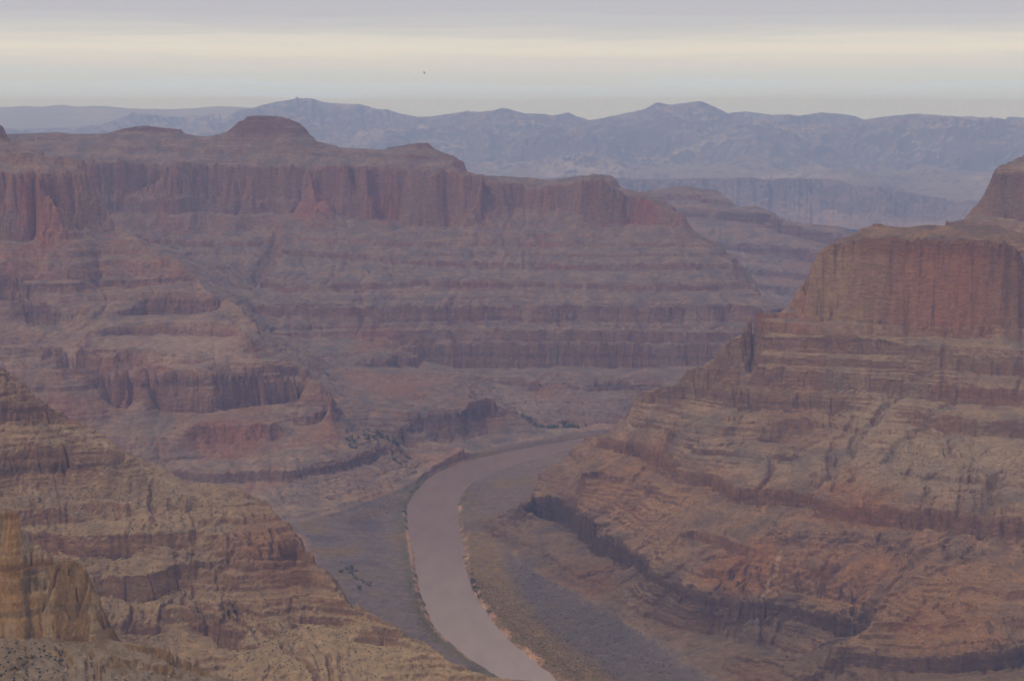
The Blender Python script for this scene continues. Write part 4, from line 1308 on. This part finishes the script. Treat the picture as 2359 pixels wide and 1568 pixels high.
SHR = [data_of(*leaf_clump(300 + i, 90), LEAFD, 'shrub') for i in range(5)]
TRE = [data_of(*leaf_clump(340 + i, 150, 1.0), LEAFG, 'riverside_tree') for i in range(5)]

rs = np.random.RandomState(21)
# shrubs on the bench scree
uu = np.concatenate([rs.uniform(2, 150, 60), rs.uniform(150, 420, 25)])
dd = np.concatenate([rs.uniform(1216, 1280, 60), rs.uniform(1222, 1262, 25)])
x, y, z = ground_at(uu, dd)
scatter('desert_shrub', SHR, list(zip(x, y, z)), 'small dark desert shrub on the pale scree below the ochre yellow cliff', 'shrub',
        'shrubs on the scree bench', rs, 1.2, 2.7)
# shrubs on the near spur
uu = rs.uniform(60, 1150, 420)
dd = rs.uniform(2010, 2370, 420)
x, y, z = ground_at(uu, dd)
zb = np.array([CAMZ + d * ray(u, 1200)[1] for u, d in zip(uu, dd)])
okk = [(a_, b_, c_) for a_, b_, c_ in zip(x, y, z) if c_ > 120][:290]
scatter('desert_shrub', SHR, okk, 'tiny dark desert shrub dotted over the tan ledgy slope of the near spur', 'shrub',
        'shrubs on the tan spur', rs, 1.8, 3.4)


def along(poly, n, spread, z):
    pts_ = np.array([plan(u, v_, z) for u, v_ in poly])
    d_ = np.concatenate([[0], np.cumsum(np.hypot(*np.diff(pts_, axis=0).T))])
    s_ = rs.uniform(0, d_[-1], n)
    return np.stack([np.interp(s_, d_, pts_[:, k]) + rs.normal(0, spread, n) for k in (0, 1)], 1)


def on_ground(xy):
    th = np.arctan2(xy[:, 0], xy[:, 1])
    lr = 0.5 * np.log((xy ** 2).sum(1))
    return list(zip(*detail(th, lr)[:3]))


for poly, n, spread, zz_, label, grp, a_, b_ in (
        ([(1190, 985), (1240, 990), (1300, 985), (1340, 990)], 34, 16, 12, 'dark green riverside tree in the grove at the foot of the grey talus cone', 'trees in the far grove', 7, 13),
        ([(800, 1092), (850, 1072), (900, 1060), (930, 1085)], 40, 18, 20, 'dark green tree below the dark cliff on the left bank', 'trees below the left bank cliff', 6, 12),
        ([(936, 1195), (937, 1165), (950, 1140), (985, 1100)], 26, 4, 5, 'green bush on the left river bank at the bend', 'bushes at the river bend', 4, 8),
        ([(1068, 1268), (1076, 1310), (1098, 1370), (1130, 1425)], 34, 4, 5, 'green bush along the right river bank beside the ochre scrub', 'bushes on the right bank', 3.5, 7.5),
        ([(790, 1290), (815, 1320), (850, 1350)], 18, 14, 9, 'dark bush on the grey flat behind the tan spur', 'bushes behind the tan spur', 4, 8)):
    scatter('riverside_tree' if 'tree' in label else 'riverside_bush', TRE, [p for p in on_ground(along(poly, n, spread, zz_)) if p[2] > 1.0],
            label, 'tree' if 'tree' in label else 'bush', grp, rs, a_, b_)

# low scrub on the silt plains: a mass of tufts nobody could count
tv, tf = [], []
def tufts(poly, n, spread, smin, smax, zmax=9.5):
    xy = along(poly, n, spread, 6)
    for (x_, y_, z_) in on_ground(xy):
        if z_ < 2.2 or z_ > zmax:
            continue
        for k in range(3):
            a0 = rs.uniform(0, 6.28)
            s0 = rs.uniform(smin, smax)
            b0 = len(tv)
            c0, s1 = math.cos(a0) * s0, math.sin(a0) * s0
            lx, ly = rs.normal(0, 0.4, 2) * s0
            tv.extend([(x_ - c0, y_ - s1, z_ - 0.2), (x_ + c0, y_ + s1, z_ - 0.2), (x_ + c0 * 0.5 + lx, y_ + s1 * 0.5 + ly, z_ + s0), (x_ - c0 * 0.6 + lx, y_ - s1 * 0.6 + ly, z_ + s0 * 0.8)])
            tf.append((b0, b0 + 1, b0 + 2, b0 + 3))
tufts([(1085, 1330), (1130, 1400), (1210, 1470), (1330, 1560), (1400, 1610)], 2600, 13, 0.5, 1.2)
tufts([(1110, 1330), (1180, 1400), (1290, 1480), (1420, 1580)], 2200, 20, 0.5, 1.2)
tufts([(960, 1330), (965, 1400), (1000, 1470)], 900, 10, 0.5, 1.2)
tufts([(800, 1200), (870, 1175), (930, 1145)], 1100, 22, 0.5, 1.2)
tufts([(1070, 1170), (1085, 1140), (1120, 1110)], 500, 16, 0.5, 1.2)
tufts([(1000, 1092), (1100, 1050), (1250, 1018), (1320, 1006)], 900, 8, 0.5, 1.2)
sv, sf = tv, tf
tv, tf = [], []
def slope_tufts(u0, u1, d0, d1, n, zlo):
    uu_, dd_ = rs.uniform(u0, u1, n), rs.uniform(d0, d1, n)
    x_, y_, z_ = ground_at(uu_, dd_)
    keep_ = fbm(x_, y_, 90, 3, 171) + 0.3 * rs.normal(size=n) > -0.1
    for a_, b_, c_, k_ in zip(x_, y_, z_, keep_):
        if c_ < zlo or not k_:
            continue
        for k in range(3):
            a0 = rs.uniform(0, 6.28); s0 = rs.uniform(0.5, 1.15); b0 = len(tv)
            c0, s1 = math.cos(a0) * s0, math.sin(a0) * s0
            tv.extend([(a_ - c0, b_ - s1, c_ - 0.3), (a_ + c0, b_ + s1, c_ - 0.3), (a_ + c0 * 0.7, b_ + s1 * 0.7, c_ + s0 * 1.1), (a_ - c0 * 0.7, b_ - s1 * 0.7, c_ + s0)])
            tf.append((b0, b0 + 1, b0 + 2, b0 + 3))
slope_tufts(-40, 1200, 1990, 2450, 6500, 100)
slope_tufts(1500, 2420, 2320, 3000, 5000, 40)
slope_tufts(-20, 130, 1225, 1285, 70, 300)
slope_tufts(1180, 1560, 2380, 2950, 2600, 2.5)
tag(mesh_obj('desert_scrub', tv, tf, LEAFD), 'fine dark desert scrub dotted over the near slopes', 'scrub', kind='stuff')
tv, tf = sv, sf
tag(mesh_obj('riverside_scrub', tv, tf, LEAFO), 'low ochre scrub covering the river flats', 'scrub', kind='stuff')

# pale boulders fallen on the slopes
def boulder(seed):
    r_ = np.random.RandomState(seed)
    t_ = (1 + 5 ** 0.5) / 2
    v_ = np.array([(-1, t_, 0), (1, t_, 0), (-1, -t_, 0), (1, -t_, 0), (0, -1, t_), (0, 1, t_), (0, -1, -t_), (0, 1, -t_), (t_, 0, -1), (t_, 0, 1), (-t_, 0, -1), (-t_, 0, 1)]) / 1.9
    f_ = [(0, 11, 5), (0, 5, 1), (0, 1, 7), (0, 7, 10), (0, 10, 11), (1, 5, 9), (5, 11, 4), (11, 10, 2), (10, 7, 6), (7, 1, 8), (3, 9, 4), (3, 4, 2), (3, 2, 6), (3, 6, 8), (3, 8, 9),
          (4, 9, 5), (2, 4, 11), (6, 2, 10), (8, 6, 7), (9, 8, 1)]
    v_ = v_ * r_.uniform(0.65, 1.2, (12, 1)) * np.array([1, 0.8, 0.7])
    return v_ * 0.5, f_
BOU = [data_of(*boulder(400 + i), STONE, 'boulder') for i in range(4)]
x, y, z = ground_at(rs.uniform(5, 420, 45), rs.uniform(1218, 1276, 45))
scatter('boulder', BOU, list(zip(x, y, z)), 'pale angular boulder on the scree bench below the ochre yellow cliff', 'boulder', 'boulders on the scree bench', rs, 1.0, 2.6)
x, y, z = ground_at(rs.uniform(1750, 2330, 60), rs.uniform(2500, 2950, 60))
scatter('boulder', BOU, list(zip(x, y, z)), 'pale boulder fallen on the lower slope of the red butte', 'boulder', 'boulders below the red butte', rs, 2.0, 4.5)

# bird gliding in the sky, banked towards the camera
th_b, d_b = ray(977, 168)[0], 820.0
zb_ = CAMZ + d_b * ray(977, 168)[1]
prof = [(-0.42, 0.02), (-0.30, 0.07), (-0.12, 0.11), (0.06, 0.115), (0.2, 0.085), (0.27, 0.06), (0.33, 0.062), (0.38, 0.045), (0.43, 0.01)]
bv, bf = [], []
for (px_, rad) in prof:
    for k in range(10):
        a_ = 2 * math.pi * k / 10
        bv.append((px_, math.cos(a_) * rad, math.sin(a_) * rad * 0.9))
for i in range(len(prof) - 1):
    for k in range(10):
        bf.append((i * 10 + k, i * 10 + (k + 1) % 10, (i + 1) * 10 + (k + 1) % 10, (i + 1) * 10 + k))
bf.append(tuple(range(9, -1, -1)))
bf.append(tuple((len(prof) - 1) * 10 + k for k in range(10)))
for s_ in (-1, 1):                         # wings with a bent wrist and spread tips
    st_ = [(0.18, -0.14, 0.06, 0.05, 0.03), (0.25, -0.16, 0.45, 0.13, 0.022), (0.20, -0.14, 0.75, 0.12, 0.014), (0.05, -0.10, 1.02, 0.08, 0.008)]
    b0 = len(bv)
    for (xf, xb, yy, zw, th_) in st_:
        bv += [(xf, s_ * yy, zw), ((xf + xb) / 2, s_ * yy, zw + th_), (xb, s_ * yy, zw - 0.01), ((xf + xb) / 2, s_ * yy, zw - th_)]
    for i in range(3):
        for k in range(4):
            q_ = (b0 + i * 4 + k, b0 + i * 4 + (k + 1) % 4, b0 + (i + 1) * 4 + (k + 1) % 4, b0 + (i + 1) * 4 + k)
            bf.append(q_ if s_ > 0 else q_[::-1])
    bf.append((b0 + 12, b0 + 13, b0 + 14, b0 + 15))
b0 = len(bv)                               # fanned tail
bv += [(-0.36, -0.05, 0.012), (-0.36, 0.05, 0.012), (-0.68, 0.15, 0.0), (-0.68, -0.15, 0.0), (-0.36, -0.05, -0.012), (-0.36, 0.05, -0.012), (-0.68, 0.15, -0.012), (-0.68, -0.15, -0.012)]
bf += [(b0, b0 + 1, b0 + 2, b0 + 3), (b0 + 7, b0 + 6, b0 + 5, b0 + 4), (b0, b0 + 4, b0 + 5, b0 + 1), (b0 + 1, b0 + 5, b0 + 6, b0 + 2), (b0 + 2, b0 + 6, b0 + 7, b0 + 3), (b0 + 3, b0 + 7, b0 + 4, b0)]
bird = mesh_obj('bird', bv, bf, simple_mat('dark_feathers', (0.035, 0.028, 0.03), 0.8, 0.3, 8.0), True)
bird.location = (d_b * math.sin(th_b), d_b * math.cos(th_b), zb_)
bird.rotation_euler = (math.radians(38), 0, math.radians(160))
tag(bird, 'small dark bird gliding alone in the pale sky', 'bird')

# ------------------------------------------------------------------ haze
hz = bpy.data.materials.new('haze')
hz.use_nodes = True
t = hz.node_tree
t.nodes.clear()
out = N(t, 'ShaderNodeOutputMaterial')
pv = N(t, 'ShaderNodeVolumePrincipled')
pv.inputs['Color'].default_value = (0.38, 0.56, 1.0, 1)
pv.inputs['Density'].default_value = 7.4e-5
pv.inputs['Absorption Color'].default_value = (1, 1, 1, 1)
pv.inputs['Anisotropy'].default_value = 0.0
t.links.new(pv.outputs[0], out.inputs['Volume'])
a, zb, zt = 39000.0, -9.0, 1110.0
tag(mesh_obj('haze', [(-a, -a, zb), (a, -a, zb), (a, a, zb), (-a, a, zb), (-a, -a, zt), (a, -a, zt), (a, a, zt), (-a, a, zt)],
             [(0, 3, 2, 1), (4, 5, 6, 7), (0, 1, 5, 4), (1, 2, 6, 5), (2, 3, 7, 6), (3, 0, 4, 7)], hz),
    'thin blue haze filling the canyon air', 'haze', kind='stuff')
